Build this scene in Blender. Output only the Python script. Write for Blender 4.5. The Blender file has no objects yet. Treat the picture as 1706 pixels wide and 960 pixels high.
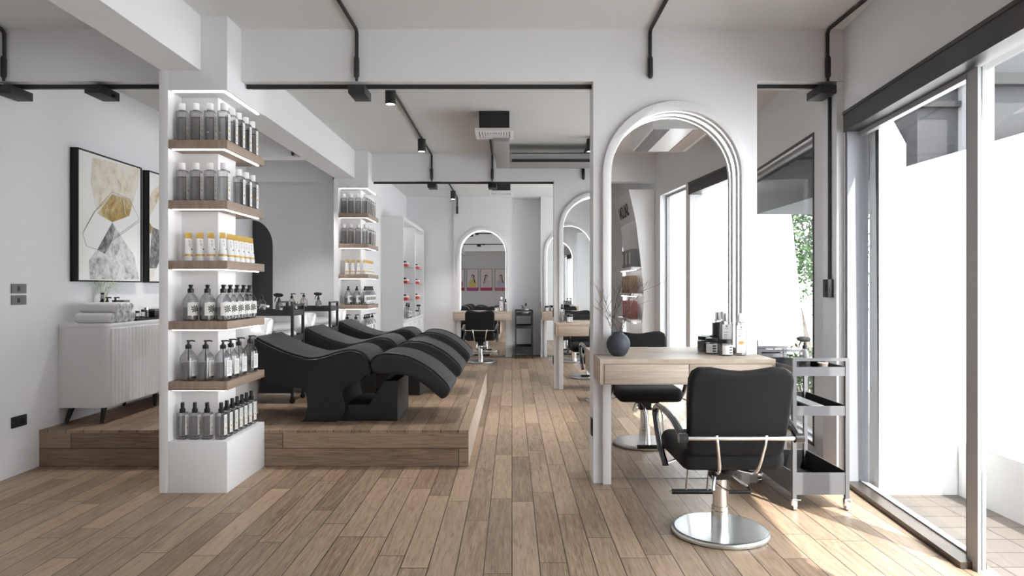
import bpy, bmesh, math, random
from math import pi, sin, cos, radians
from mathutils import Vector, Matrix
random.seed(7)
sc = bpy.context.scene
COL = sc.collection
# ------------------------------------------------------------------ camera, world, sun, exposure
cd = bpy.data.cameras.new('camera'); cam = bpy.data.objects.new('camera', cd); COL.objects.link(cam)
cam.location = (0, 0, 1.35); cam.rotation_euler = (radians(90), 0, 0)
cd.lens = 24.0; cd.sensor_width = 36.0; cd.clip_start = 0.02; cd.clip_end = 200
sc.camera = cam
WORLD_STRENGTH = 6.0; WORLD_COL = (0.95, 0.975, 1.0)
SUN_STRENGTH = 9; SUN_COL = (1.0, 0.95, 0.89); SUN_DIR = Vector((-.44, .90, -1.44))
EXPOSURE = 0.52
w = bpy.data.worlds.new('sky'); sc.world = w; w.use_nodes = True
bg = w.node_tree.nodes['Background']; bg.inputs[0].default_value = (*WORLD_COL, 1); bg.inputs[1].default_value = WORLD_STRENGTH
sd = bpy.data.lights.new('sun', 'SUN'); sd.energy = SUN_STRENGTH; sd.color = SUN_COL; sd.angle = radians(0.7)
sun = bpy.data.objects.new('sun', sd); COL.objects.link(sun)
sun.rotation_euler = SUN_DIR.to_track_quat('-Z', 'Y').to_euler()
vs = sc.view_settings
vs.view_transform = 'Standard'; vs.look = 'None'; vs.exposure = EXPOSURE; vs.gamma = 1; vs.use_curve_mapping = False
cy = sc.cycles
cy.max_bounces = 10; cy.diffuse_bounces = 6; cy.glossy_bounces = 6; cy.transmission_bounces = 6; cy.transparent_max_bounces = 24
cy.use_denoising = True; cy.caustics_reflective = False; cy.caustics_refractive = False; cy.sample_clamp_indirect = 8

# ------------------------------------------------------------------ mesh builder
class MB:
    def __init__(s): s.bm = bmesh.new()
    def _fin(s, faces, mi):
        for f in faces: f.material_index = mi
    def box(s, x0, x1, y0, y1, z0, z1, bev=0, mi=0, M=None, seg=2):
        r = bmesh.ops.create_cube(s.bm, size=1)
        vs_ = r['verts']
        for v in vs_:
            v.co = Vector(((x0+x1)/2+v.co.x*(x1-x0), (y0+y1)/2+v.co.y*(y1-y0), (z0+z1)/2+v.co.z*(z1-z0)))
            if M: v.co = M @ v.co
        fs = list({f for v in vs_ for f in v.link_faces}); s._fin(fs, mi)
        if bev > 0:
            es = list({e for v in vs_ for e in v.link_edges})
            bmesh.ops.bevel(s.bm, geom=es, offset=bev, segments=seg, profile=.5, affect='EDGES', clamp_overlap=True)
        return s
    def prism(s, pts, axis, a, b, bev=0, mi=0, M=None, seg=2):
        # polygon in the plane across `axis`; axis X: (y,z)  Y: (x,z)  Z: (x,y)
        def P(p, t):
            c = {'X': (t, p[0], p[1]), 'Y': (p[0], t, p[1]), 'Z': (p[0], p[1], t)}[axis]
            v = Vector(c); return M @ v if M else v
        lo = [s.bm.verts.new(P(p, a)) for p in pts]; hi = [s.bm.verts.new(P(p, b)) for p in pts]
        n = len(pts); fs = [s.bm.faces.new(lo), s.bm.faces.new(hi[::-1])]
        for i in range(n):
            fs.append(s.bm.faces.new((lo[i], hi[i], hi[(i+1) % n], lo[(i+1) % n])))
        s._fin(fs, mi); bmesh.ops.recalc_face_normals(s.bm, faces=fs)
        if bev > 0:
            es = list(set(fs[0].edges) | set(fs[1].edges))
            bmesh.ops.bevel(s.bm, geom=es, offset=bev, segments=seg, profile=.5, affect='EDGES', clamp_overlap=True)
        return s
    def tube(s, pts, r, seg=10, mi=0, closed=False, M=None, sx=1.0):
        pts = [Vector(p) for p in pts]; n = len(pts); rings = []
        rs = r if isinstance(r, (list, tuple)) else [r]*n
        up = None
        for i, p in enumerate(pts):
            if closed: t = pts[(i+1) % n]-pts[i-1]
            else: t = pts[min(i+1, n-1)]-pts[max(i-1, 0)]
            t.normalize()
            if up is None:
                up = Vector((0, 0, 1)) if abs(t.z) < .9 else Vector((1, 0, 0))
            u = (up - t*up.dot(t)); u.normalize(); up = u; v_ = t.cross(u)
            ring = []
            for k in range(seg):
                a = 2*pi*k/seg
                q = p + (u*cos(a)+v_*sin(a)*sx)*rs[i]
                ring.append(s.bm.verts.new(M @ q if M else q))
            rings.append(ring)
        fs = []
        m = n if closed else n-1
        for i in range(m):
            A, B = rings[i], rings[(i+1) % n]
            for k in range(seg): fs.append(s.bm.faces.new((A[k], A[(k+1) % seg], B[(k+1) % seg], B[k])))
        if not closed: fs += [s.bm.faces.new(rings[0][::-1]), s.bm.faces.new(rings[-1])]
        s._fin(fs, mi); bmesh.ops.recalc_face_normals(s.bm, faces=fs)
        return s
    def lathe(s, prof, c=(0, 0, 0), seg=20, mi=0, M=None, sx=1, sy=1, n=None):
        # prof: (r,z) list ; n: superellipse exponent
        rings = []
        for r, z in prof:
            ring = []
            for k in range(seg):
                a = 2*pi*(k+.5)/seg; ca, sa = cos(a), sin(a)
                if n: q = (abs(ca)**n+abs(sa)**n)**(-1/n); ca *= q; sa *= q
                q = Vector((c[0]+r*ca*sx, c[1]+r*sa*sy, c[2]+z)); ring.append(s.bm.verts.new(M @ q if M else q))
            rings.append(ring)
        fs = []
        for i in range(len(rings)-1):
            A, B = rings[i], rings[i+1]
            for k in range(seg): fs.append(s.bm.faces.new((A[k], A[(k+1) % seg], B[(k+1) % seg], B[k])))
        if prof[0][0] > 1e-4: fs.append(s.bm.faces.new(rings[0][::-1]))
        if prof[-1][0] > 1e-4: fs.append(s.bm.faces.new(rings[-1]))
        s._fin(fs, mi)
        return s
    def cyl(s, a, b, r, seg=16, mi=0, M=None): return s.tube([a, b], r, seg, mi, M=M)
    def quad(s, pts, mi=0):
        f = s.bm.faces.new([s.bm.verts.new(p) for p in pts]); f.material_index = mi; return s
    def build(s, name, mats, parent=None, loc=None, ang=35):
        me = bpy.data.meshes.new(name); 
        bmesh.ops.remove_doubles(s.bm, verts=s.bm.verts, dist=1e-6)
        s.bm.to_mesh(me); s.bm.free()
        if not isinstance(mats, (list, tuple)): mats = [mats]
        for m in mats: me.materials.append(m)
        me.polygons.foreach_set('use_smooth', [True]*len(me.polygons)); me.set_sharp_from_angle(angle=radians(ang))
        o = bpy.data.objects.new(name, me); COL.objects.link(o)
        if parent: o.parent = parent
        if loc: o.location = loc
        return o
def tag(o, label=None, cat=None, group=None, kind=None):
    if label: o['label'] = label
    if cat: o['category'] = cat
    if group: o['group'] = group
    if kind: o['kind'] = kind
    return o
def thing(name, label, cat, loc=(0, 0, 0), rz=0, group=None):
    o = bpy.data.objects.new(name, None); COL.objects.link(o); o.location = loc; o.rotation_euler = (0, 0, rz)
    o.empty_display_size = .05
    return tag(o, label, cat, group)
def struct(mb, name, m): return tag(mb.build(name, m), kind='structure')
def copy_tree(o, parent=None):
    c = o.copy(); COL.objects.link(c)
    if parent: c.parent = parent
    for ch in list(o.children): copy_tree(ch, c)
    return c
def dup(o, loc, rz=0, label=None, group=None):
    c = copy_tree(o); c.location = loc; c.rotation_euler = (0, 0, rz)
    if label: c['label'] = label
    if group: c['group'] = group
    return c
USED = set()
def place(proto, loc, rz=0, label=None, group=None):
    # the first call moves the prototype itself, later ones copy it
    if proto.name not in USED:
        USED.add(proto.name); proto.location = loc; proto.rotation_euler = (0, 0, rz)
        if label: proto['label'] = label
        if group: proto['group'] = group
        return proto
    return dup(proto, loc, rz, label, group)
def catmull(pts, n=6, closed=False):
    out = []; N = len(pts)
    rng = range(N) if closed else range(N-1)
    for i in rng:
        g = (lambda k: pts[k % N]) if closed else (lambda k: pts[max(0, min(N-1, k))])
        p0, p1, p2, p3 = [Vector(g(k)) for k in (i-1, i, i+1, i+2)]
        for j in range(n):
            t = j/n
            out.append(.5*((2*p1)+(-p0+p2)*t+(2*p0-5*p1+4*p2-p3)*t*t+(-p0+3*p1-3*p2+p3)*t**3))
    if not closed: out.append(Vector(pts[-1]))
    return out

# ------------------------------------------------------------------ materials
def mat(name, col, rough=.5, metal=0, spec=.5, emit=None, es=0, trans=0, ior=1.45, bump=0, bscale=40, var=0, coat=0, sheen=0):
    m = bpy.data.materials.new(name); m.use_nodes = True; nt = m.node_tree; b = nt.nodes['Principled BSDF']
    b.inputs['Base Color'].default_value = (*col, 1); b.inputs['Roughness'].default_value = rough
    b.inputs['Metallic'].default_value = metal; b.inputs['Specular IOR Level'].default_value = spec
    b.inputs['IOR'].default_value = ior; b.inputs['Transmission Weight'].default_value = trans
    b.inputs['Coat Weight'].default_value = coat; b.inputs['Sheen Weight'].default_value = sheen
    if emit: b.inputs['Emission Color'].default_value = (*emit, 1); b.inputs['Emission Strength'].default_value = es
    if bump or var:
        tc = nt.nodes.new('ShaderNodeTexCoord'); nz = nt.nodes.new('ShaderNodeTexNoise'); nz.inputs['Scale'].default_value = bscale
        nz.inputs['Detail'].default_value = 4
        nt.links.new(tc.outputs['Object'], nz.inputs['Vector'])
        if bump:
            bp = nt.nodes.new('ShaderNodeBump'); bp.inputs['Strength'].default_value = bump; bp.inputs['Distance'].default_value = .004
            nt.links.new(nz.outputs['Fac'], bp.inputs['Height']); nt.links.new(bp.outputs['Normal'], b.inputs['Normal'])
        if var:
            mx = nt.nodes.new('ShaderNodeMix'); mx.data_type = 'RGBA'
            mx.inputs[6].default_value = (*[c*(1-var) for c in col], 1); mx.inputs[7].default_value = (*[min(1, c*(1+var)) for c in col], 1)
            nt.links.new(nz.outputs['Fac'], mx.inputs[0]); nt.links.new(mx.outputs[2], b.inputs['Base Color'])
    return m
def N(nt, typ, **kw):
    n = nt.nodes.new(typ)
    for k, v in kw.items():
        if k == 'op': n.operation = v
        else: setattr(n, k, v)
    return n
def mth(nt, op, a, b=None, c=None):
    n = nt.nodes.new('ShaderNodeMath'); n.operation = op
    for i, x in enumerate((a, b, c)):
        if x is None: continue
        if isinstance(x, (int, float)): n.inputs[i].default_value = x
        else: nt.links.new(x, n.inputs[i])
    return n.outputs[0]
def wood(name, dark, light, across='X', along='Y', pw=.135, pl=1.15, planks=True, rough=.42, grain=1.0, gap=.0026, gapcol=(.045, .032, .025)):
    m = bpy.data.materials.new(name); m.use_nodes = True; nt = m.node_tree; b = nt.nodes['Principled BSDF']
    tc = N(nt, 'ShaderNodeTexCoord'); sp = N(nt, 'ShaderNodeSeparateXYZ'); nt.links.new(tc.outputs['Object'], sp.inputs[0])
    A = sp.outputs[across]; L = sp.outputs[along]
    if planks:
        ra = mth(nt, 'DIVIDE', A, pw); row = mth(nt, 'FLOOR', ra)
        wn = N(nt, 'ShaderNodeTexWhiteNoise', noise_dimensions='1D'); nt.links.new(row, wn.inputs['W'])
        la = mth(nt, 'ADD', mth(nt, 'DIVIDE', L, pl), mth(nt, 'MULTIPLY', wn.outputs['Value'], 7.3)); colm = mth(nt, 'FLOOR', la)
        cb = N(nt, 'ShaderNodeCombineXYZ'); nt.links.new(row, cb.inputs[0]); nt.links.new(colm, cb.inputs[1])
        wn2 = N(nt, 'ShaderNodeTexWhiteNoise', noise_dimensions='3D'); nt.links.new(cb.outputs[0], wn2.inputs['Vector'])
        cell = wn2.outputs['Value']
        fa = mth(nt, 'FRACT', ra); fl = mth(nt, 'FRACT', la)
        da = mth(nt, 'MULTIPLY', mth(nt, 'MINIMUM', fa, mth(nt, 'SUBTRACT', 1.0, fa)), pw)
        dl = mth(nt, 'MULTIPLY', mth(nt, 'MINIMUM', fl, mth(nt, 'SUBTRACT', 1.0, fl)), pl)
        d = mth(nt, 'MINIMUM', da, dl)
        gp = mth(nt, 'LESS_THAN', d, gap)
    else:
        cell = mth(nt, 'ADD', 0.45, 0.0); gp = None; d = None
    cv = N(nt, 'ShaderNodeCombineXYZ')
    nt.links.new(mth(nt, 'MULTIPLY', A, 48.0), cv.inputs[0]); nt.links.new(mth(nt, 'MULTIPLY', L, 3.2), cv.inputs[1]); nt.links.new(mth(nt, 'MULTIPLY', cell, 37.0), cv.inputs[2])
    nz = N(nt, 'ShaderNodeTexNoise'); nz.inputs['Scale'].default_value = 1.0; nz.inputs['Detail'].default_value = 8; nz.inputs['Roughness'].default_value = .65; nz.inputs['Distortion'].default_value = .9
    nt.links.new(cv.outputs[0], nz.inputs['Vector'])
    cv2 = N(nt, 'ShaderNodeCombineXYZ')
    nt.links.new(mth(nt, 'MULTIPLY', A, 230.0), cv2.inputs[0]); nt.links.new(mth(nt, 'MULTIPLY', L, 9.0), cv2.inputs[1]); nt.links.new(mth(nt, 'MULTIPLY', cell, 11.0), cv2.inputs[2])
    nf = N(nt, 'ShaderNodeTexNoise'); nf.inputs['Scale'].default_value = 1.0; nf.inputs['Detail'].default_value = 3
    nt.links.new(cv2.outputs[0], nf.inputs['Vector'])
    cr = N(nt, 'ShaderNodeValToRGB'); e = cr.color_ramp.elements
    e[0].position = .34; e[0].color = (*dark, 1); e[1].position = .60; e[1].color = (*light, 1)
    g = mth(nt, 'ADD', mth(nt, 'MULTIPLY', nz.outputs['Fac'], .62*grain), mth(nt, 'MULTIPLY', nf.outputs['Fac'], .38*grain))
    g = mth(nt, 'ADD', g, .5*(1-grain))
    if planks: g = mth(nt, 'ADD', g, mth(nt, 'MULTIPLY', mth(nt, 'SUBTRACT', cell, .5), .20))
    nt.links.new(g, cr.inputs[0]); colo = cr.outputs[0]
    if planks:
        # per-plank tint and fine dark cracks
        mx0 = N(nt, 'ShaderNodeMix', data_type='RGBA', blend_type='MULTIPLY'); mx0.inputs[0].default_value = 1
        tint = N(nt, 'ShaderNodeValToRGB'); t = tint.color_ramp.elements
        t[0].color = (.84, .82, .80, 1); t[1].color = (1.08, 1.0, .93, 1)
        nt.links.new(wn2.outputs['Color'], tint.inputs[0]); nt.links.new(colo, mx0.inputs[6]); nt.links.new(tint.outputs[0], mx0.inputs[7]); colo = mx0.outputs[2]
        ck = mth(nt, 'LESS_THAN', nf.outputs['Fac'], .36)
        ck = mth(nt, 'MULTIPLY', ck, mth(nt, 'LESS_THAN', nz.outputs['Fac'], .46))
        mxc = N(nt, 'ShaderNodeMix', data_type='RGBA'); nt.links.new(mth(nt, 'MULTIPLY', ck, .5), mxc.inputs[0]); nt.links.new(colo, mxc.inputs[6]); mxc.inputs[7].default_value = (*[c*.45 for c in dark], 1); colo = mxc.outputs[2]
        mx = N(nt, 'ShaderNodeMix', data_type='RGBA'); nt.links.new(gp, mx.inputs[0]); nt.links.new(colo, mx.inputs[6]); mx.inputs[7].default_value = (*gapcol, 1); colo = mx.outputs[2]
    nt.links.new(colo, b.inputs['Base Color'])
    b.inputs['Roughness'].default_value = rough; b.inputs['Specular IOR Level'].default_value = .35
    bp = N(nt, 'ShaderNodeBump'); bp.inputs['Strength'].default_value = .25; bp.inputs['Distance'].default_value = .002
    hh = nf.outputs['Fac']
    if planks: hh = mth(nt, 'SUBTRACT', hh, mth(nt, 'MULTIPLY', gp, 2.0))
    nt.links.new(hh, bp.inputs['Height']); nt.links.new(bp.outputs['Normal'], b.inputs['Normal'])
    return m
def glassy(name, tint=(.9, .92, .93), edge=(.35, .36, .37), gloss=.12, body=0, ior=1.45):
    # clear thin-walled plastic / glass: transparency darkening towards grazing angles, Fresnel gloss on top
    m = bpy.data.materials.new(name); m.use_nodes = True; nt = m.node_tree
    for n in list(nt.nodes): nt.nodes.remove(n)
    o = N(nt, 'ShaderNodeOutputMaterial'); tr = N(nt, 'ShaderNodeBsdfTransparent'); gl = N(nt, 'ShaderNodeBsdfGlossy'); gl.inputs['Roughness'].default_value = .04
    lw = N(nt, 'ShaderNodeLayerWeight'); lw.inputs['Blend'].default_value = .35
    mx = N(nt, 'ShaderNodeMix', data_type='RGBA'); mx.inputs[6].default_value = (*tint, 1); mx.inputs[7].default_value = (*edge, 1)
    nt.links.new(lw.outputs['Facing'], mx.inputs[0]); nt.links.new(mx.outputs[2], tr.inputs[0])
    fr = N(nt, 'ShaderNodeFresnel'); fr.inputs['IOR'].default_value = ior
    ge = N(nt, 'ShaderNodeNewGeometry')   # outer surface reflects, the way out of the thin wall does not
    ms = N(nt, 'ShaderNodeMixShader'); nt.links.new(mth(nt, 'MULTIPLY', mth(nt, 'ADD', fr.outputs[0], gloss), mth(nt, 'SUBTRACT', 1.0, ge.outputs['Backfacing'])), ms.inputs[0]); nt.links.new(tr.outputs[0], ms.inputs[1]); nt.links.new(gl.outputs[0], ms.inputs[2])
    last = ms
    if body:
        df = N(nt, 'ShaderNodeBsdfDiffuse'); df.inputs[0].default_value = (*[c*.6 for c in tint], 1)
        m2 = N(nt, 'ShaderNodeMixShader'); m2.inputs[0].default_value = body; nt.links.new(ms.outputs[0], m2.inputs[1]); nt.links.new(df.outputs[0], m2.inputs[2]); last = m2
    nt.links.new(last.outputs[0], o.inputs[0])
    return m

M = {}
M['wall'] = mat('white_wall_paint', (.765, .765, .785), .75, bump=.06, bscale=120)
M['ceil'] = mat('ceiling_paint', (.70, .70, .69), .85, bump=.05, bscale=90)
M['unit'] = mat('white_lacquer', (.80, .795, .81), .4)
M['white'] = mat('white_plastic', (.84, .84, .85), .35)
M['ceramic'] = mat('white_ceramic', (.85, .85, .86), .12, coat=.5)
M['floor'] = wood('oak_floor_planks', (.215, .150, .104), (.41, .315, .235))
M['deck'] = wood('oak_deck_planks', (.195, .136, .095), (.37, .28, .205))
M['riser'] = wood('oak_riser_planks', (.175, .122, .088), (.33, .255, .195), across='Z', along='X', pw=.13725, pl=1.6)
M['desk'] = wood('pale_ash_veneer', (.40, .31, .245), (.56, .46, .38), across='Z', along='X', planks=False)
M['desktop'] = wood('pale_ash_top', (.42, .33, .26), (.58, .48, .40), across='Y', along='X', planks=False)
M['shelf'] = wood('walnut_veneer', (.27, .19, .145), (.40, .31, .25), across='X', along='Z', planks=False)
M['leather'] = mat('black_leather', (.0085, .0085, .0095), .5, bump=.25, bscale=220)
M['fabric'] = mat('charcoal_fabric', (.0095, .0095, .0105), .85, bump=.5, bscale=500, var=.25, sheen=.0)
M['pad'] = mat('charcoal_pad_vinyl', (.019, .0195, .021), .55, bump=.15, bscale=200)
M['blackp'] = mat('black_plastic', (.012, .012, .013), .35)
M['track'] = mat('black_powder_coat', (.022, .022, .024), .5)
M['grey_box'] = mat('grey_powder_coat', (.17, .17, .18), .5)
M['trolleyg'] = mat('grey_metallic_paint', (.17, .17, .18), .42, metal=.2)
M['trolleyb'] = mat('black_metal_paint', (.03, .03, .034), .42)
M['trayin'] = mat('black_tray_liner', (.012, .012, .013), .6)
M['chrome'] = mat('chrome', (.88, .885, .90), .22, metal=1)
M['brush'] = mat('brushed_steel', (.72, .73, .74), .28, metal=1)
M['armr'] = mat('dark_armrest_plastic', (.035, .035, .038), .22, coat=.6)
M['mirror'] = mat('silver_mirror', (.90, .91, .91), 0.0, metal=1)
M['led'] = mat('white_led', (1, 1, 1), .5, emit=(1, .98, .96), es=2.0)
M['ledsoft'] = mat('shelf_led', (1, 1, 1), .5, emit=(1, .97, .93), es=4)
M['lamp'] = mat('lit_lamp', (1, 1, 1), .5, emit=(1, .97, .92), es=14)
M['header'] = mat('anthracite_frame', (.045, .045, .047), .45)
M['sill'] = mat('bronze_track', (.12, .10, .085), .35, metal=.6)
M['frame'] = mat('pale_aluminium', (.36, .36, .375), .4)
M['jamb'] = mat('grey_jamb', (.36, .37, .41), .6)
M['glass'] = glassy('window_glass', (.97, .98, .98), (.9, .92, .92), gloss=.0, ior=1.5)
M['bottle'] = glassy('clear_bottle_plastic', (.93, .93, .94), (.24, .24, .25), gloss=.06, body=.015)
M['bottle_dark'] = glassy('smoked_bottle', (.66, .66, .67), (.20, .20, .21), gloss=.07, body=.12)
M['liquid'] = glassy('bottle_liquid', (.80, .785, .77), (.22, .21, .205), gloss=.02, body=.03)
M['acryl'] = glassy('clear_acrylic', (.93, .93, .93), (.55, .55, .56), gloss=.03)
M['label'] = mat('paper_label', (.80, .79, .77), .6)
M['ink'] = mat('label_ink', (.05, .045, .04), .6)
M['ink2'] = mat('faded_label_ink', (.30, .29, .28), .6)
M['gold'] = mat('gold_foil', (.62, .40, .10), .35, metal=.3)
M['amber'] = mat('amber_dot', (.62, .34, .07), .5)
M['brown'] = mat('brown_print', (.20, .10, .05), .5)
M['towel'] = mat('white_towel', (.80, .80, .81), .95, bump=.7, bscale=350, sheen=.3)
M['towelg'] = mat('towel_shade_line', (.28, .28, .29), .95)
M['vase'] = mat('blue_grey_stoneware', (.045, .052, .068), .55, bump=.2, bscale=60)
M['twig'] = mat('dry_twig', (.11, .075, .06), .8)
M['sprig'] = mat('pale_sprig', (.42, .50, .27), .7)
M['canvas'] = mat('canvas_white', (.80, .79, .77), .8, bump=.2, bscale=150, var=.04)
M['frameb'] = mat('black_picture_frame', (.010, .010, .011), .6)
def smudge(name, base, stain, stain2, scale=9, thr=.5):
    m = bpy.data.materials.new(name); m.use_nodes = True; nt = m.node_tree; b = nt.nodes['Principled BSDF']; b.inputs['Roughness'].default_value = .8
    tc = N(nt, 'ShaderNodeTexCoord'); nz = N(nt, 'ShaderNodeTexNoise'); nz.inputs['Scale'].default_value = scale; nz.inputs['Detail'].default_value = 10; nz.inputs['Roughness'].default_value = .72
    nt.links.new(tc.outputs['Object'], nz.inputs['Vector'])
    cr = N(nt, 'ShaderNodeValToRGB'); e = cr.color_ramp.elements; e[0].position = thr-.12; e[0].color = (*stain2, 1); e[1].position = thr+.14; e[1].color = (*base, 1)
    k = cr.color_ramp.elements.new(thr); k.color = (*stain, 1)
    nt.links.new(nz.outputs['Fac'], cr.inputs[0]); nt.links.new(cr.outputs[0], b.inputs['Base Color']); return m
M['art_gold'] = smudge('ochre_wash', (.74, .70, .63), (.66, .59, .48), (.46, .33, .14), 7, .42)
M['art_goldd'] = smudge('ochre_wash_strong', (.60, .50, .34), (.42, .30, .12), (.30, .20, .06), 10, .5)
M['art_grey'] = smudge('grey_wash', (.62, .62, .63), (.40, .40, .41), (.14, .14, .15), 12, .42)
M['art_dark'] = smudge('charcoal_wash', (.42, .41, .42), (.20, .19, .20), (.08, .08, .09), 14, .5)
def flatc(name, c, r=.6): return mat(name, c, r)

# ------------------------------------------------------------------ room constants (metres)
H = 3.14; BB = 2.78; HB = 2.653; XL = -3.575
WA, WB = 1.870, .0903                       # right window wall runs X = WA + WB*Y
def W(y, a=0): return WA + WB*y + a
def wallbox(mb, y0, y1, a, b, z0, z1, mi=0, bev=0):
    return mb.prism([(W(y0, a), y0), (W(y0, b), y0), (W(y1, b), y1), (W(y1, a), y1)], 'Z', z0, z1, mi=mi, bev=bev)
PITCH = 4.40
PX0, PX1 = .562, 1.694                     # mirror piers
BEAMS = [(.32, .53), (4.72, 4.93), (9.12, 9.33)]
REAR = -3.6; BACK = 13.35
# floor, ceiling
struct(MB().prism([(XL-.2, REAR-.2), (W(REAR-.2, .14), REAR-.2), (W(14.2, .14), 14.2), (XL-.2, 14.2)], 'Z', -.1, 0), 'floor', M['floor'])
struct(MB().prism([(XL-.2, REAR-.2), (W(REAR-.2, .14), REAR-.2), (W(14.2, .14), 14.2), (XL-.2, 14.2)], 'Z', H, H+.15), 'ceiling', M['ceil'])
# walls
struct(MB().box(XL-.15, XL, REAR-.15, 9.55, 0, H), 'wall_left', M['wall'])
struct(MB().box(XL, -2.07, 9.4, 9.55, 0, H).box(-2.22, -2.07, 9.55, 13.9, 0, H), 'wall_left', M['wall'])
struct(MB().box(XL-.15, W(REAR, .14), REAR-.15, REAR, 0, H), 'wall_rear', M['wall'])
mb = MB().box(-2.22, -1.14, BACK+.05, 14.0, 0, H).box(0.0, PX0, BACK+.4, 14.0, 0, H)
mb.box(-1.14, 0.0, BACK+.21, 14.0, 0, H).box(PX0, 3.05, BACK+.21, 14.0, 0, H)
struct(mb, 'wall_back', M['wall'])
mb = MB()
for a, b in [(REAR, -3.2), (.1, .75), (1.72, 1.86), (4.687, 5.31), (8.7, 9.6), (12.9, 14.0)]: wallbox(mb, a, b, 0, .14, 0, 2.557)
wallbox(mb, REAR, 14.0, 0, .14, 2.557, H)
wallbox(mb, -3.2, -1.2, 0, .14, 0, 2.557)
wallbox(mb, 5.31, 8.7, 0, .14, 0, .136); wallbox(mb, 9.6, 12.9, 0, .14, 0, .136)
struct(mb, 'wall_right', M['wall'])
struct(MB().prism([(2.245, 4.72), (W(4.72), 4.72), (W(4.93), 4.93), (2.245, 4.93)], 'Z', 0, BB, bev=.012), 'trim_1', M['wall'])
# beams
k = 2
for y0, y1 in BEAMS:
    mb = MB().prism([(-1.873, y0), (W(y0), y0), (W(y1), y1), (-1.873, y1)], 'Z', BB, H)
    if y0 < 9: mb.box(XL, -2.32, y0, y1, BB, H)
    struct(mb, 'trim_%d' % k, M['wall']); k += 1
mb = MB()
for a, b in [(REAR, 4.49), (5.165, 8.89), (9.565, 9.4)]:
    if b > a: mb.box(-2.303, -2.047, a, b, BB, H)
struct(mb, 'trim_%d' % k, M['wall']); k += 1
struct(MB().box(XL, -2.303, 7.465, 7.64, BB, H).box(XL, -2.303, 9.2, 9.4, BB, H), 'trim_%d' % k, M['wall']); k += 1

# ------------------------------------------------------------------ arched mirror piers
AXC = 1.129; AZC = 2.132; RO = .505; RI = .447
def arch_u(cx, half, zc, r_out_pts, z0=0):
    pass
def arcpts(cx, zc, r, n=28):
    return [(cx+r*cos(pi*i/n), zc+r*sin(pi*i/n)) for i in range(n+1)]
def u_poly(cx, zo, ro, zi, ri, rect=None, z0=0.0):
    outer = rect if rect else [(cx+ro, z0)]+arcpts(cx, zo, ro)+[(cx-ro, z0)]
    inner = [(cx-ri, z0)]+arcpts(cx, zi, ri)[::-1]+[(cx+ri, z0)]
    return outer+inner
def pier(name, x0, x1, y0, y1, cx, zc, flip=False, top=BB):
    rect = [(x1, 0), (x1, top), (x0, top), (x0, 0)]
    fa, fb = (y0, y0+.125)
    mb = MB().prism(u_poly(cx, 0, 0, zc, RI, rect), 'Y', fa, fb)
    mb.box(x0, x1, fb, y1, 0, top)
    return struct(mb, name, M['wall'])
def mirror_unit(loc, label, zc=AZC, gd=.118, rz=0):
    # origin: floor point below the arch centre, on the pier face; frame stands proud by 33 mm, glass sits 12 cm back
    t = thing('arched_mirror', label, 'mirror', loc, rz, group='arched mirrors of the styling stations')
    MB().prism(u_poly(0, zc, RO, zc, RI), 'Y', -.033, -.001, bev=.004).build('mirror_frame', M['unit'], t)
    g = [(-RI+.001, .004)]+[(x, z) for x, z in arcpts(0, zc, RI-.001)][::-1]+[(RI-.001, .004)]
    MB().prism(g, 'Y', gd, gd+.005).build('mirror_glass', M['mirror'], t)
    # two light lines following the inner edge
    pts = [(RI-.009, .035, 1.0)]+[(x, .035, z) for x, z in arcpts(0, zc, RI-.009)]
    rr = RI-.006
    st = [(x, z) for x, z in arcpts(0, zc, rr)]
    mbL = MB()
    def strip(y0, y1, r0, r1, zb):
        o_ = [(r1, zb)]+arcpts(0, zc, r1)+[(-r1, zb)]; i_ = [(-r0, zb)]+arcpts(0, zc, r0)[::-1]+[(r0, zb)]
        mbL.prism(o_+i_, 'Y', y0, y1)
    strip(gd-.018, gd-.008, RI-.005, RI-.0005, .93)
    if gd > .05: strip(.020, .030, RI-.004, RI-.0005, .93)
    mbL.build('led_strip', M['led'], t)
    return t
pier('wall_pier', PX0, PX1, 4.72, 4.93, AXC, AZC)
pier('wall_pier', PX0, PX1, 9.12, 9.33, AXC, AZC)
pier('wall_pier', PX0, PX1, BACK, BACK+.21, AXC, AZC-.1, top=H)
pier('wall_pier', -1.14, 0.0, BACK, BACK+.21, -.57, AZC-.1, top=H)
m1 = mirror_unit((AXC, 4.72, 0), 'large arched mirror with lit white frame behind the nearest desk')
dup(m1, (AXC, 9.12, 0), 0, 'second arched mirror along the aisle, partly hidden by the nearest pier')
mirror_unit((AXC, 4.93, 0), 'arched mirror on the rear of the nearest pier, seen reflected in the second mirror', AZC, -.008, pi)
m3 = mirror_unit((-.57, BACK, 0), 'arched mirror at the far end of the room behind the lone chair', AZC-.1)
dup(m3, (AXC, BACK, 0), 0, 'farthest arched mirror in the row on the right, seen as a thin slice')

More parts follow.
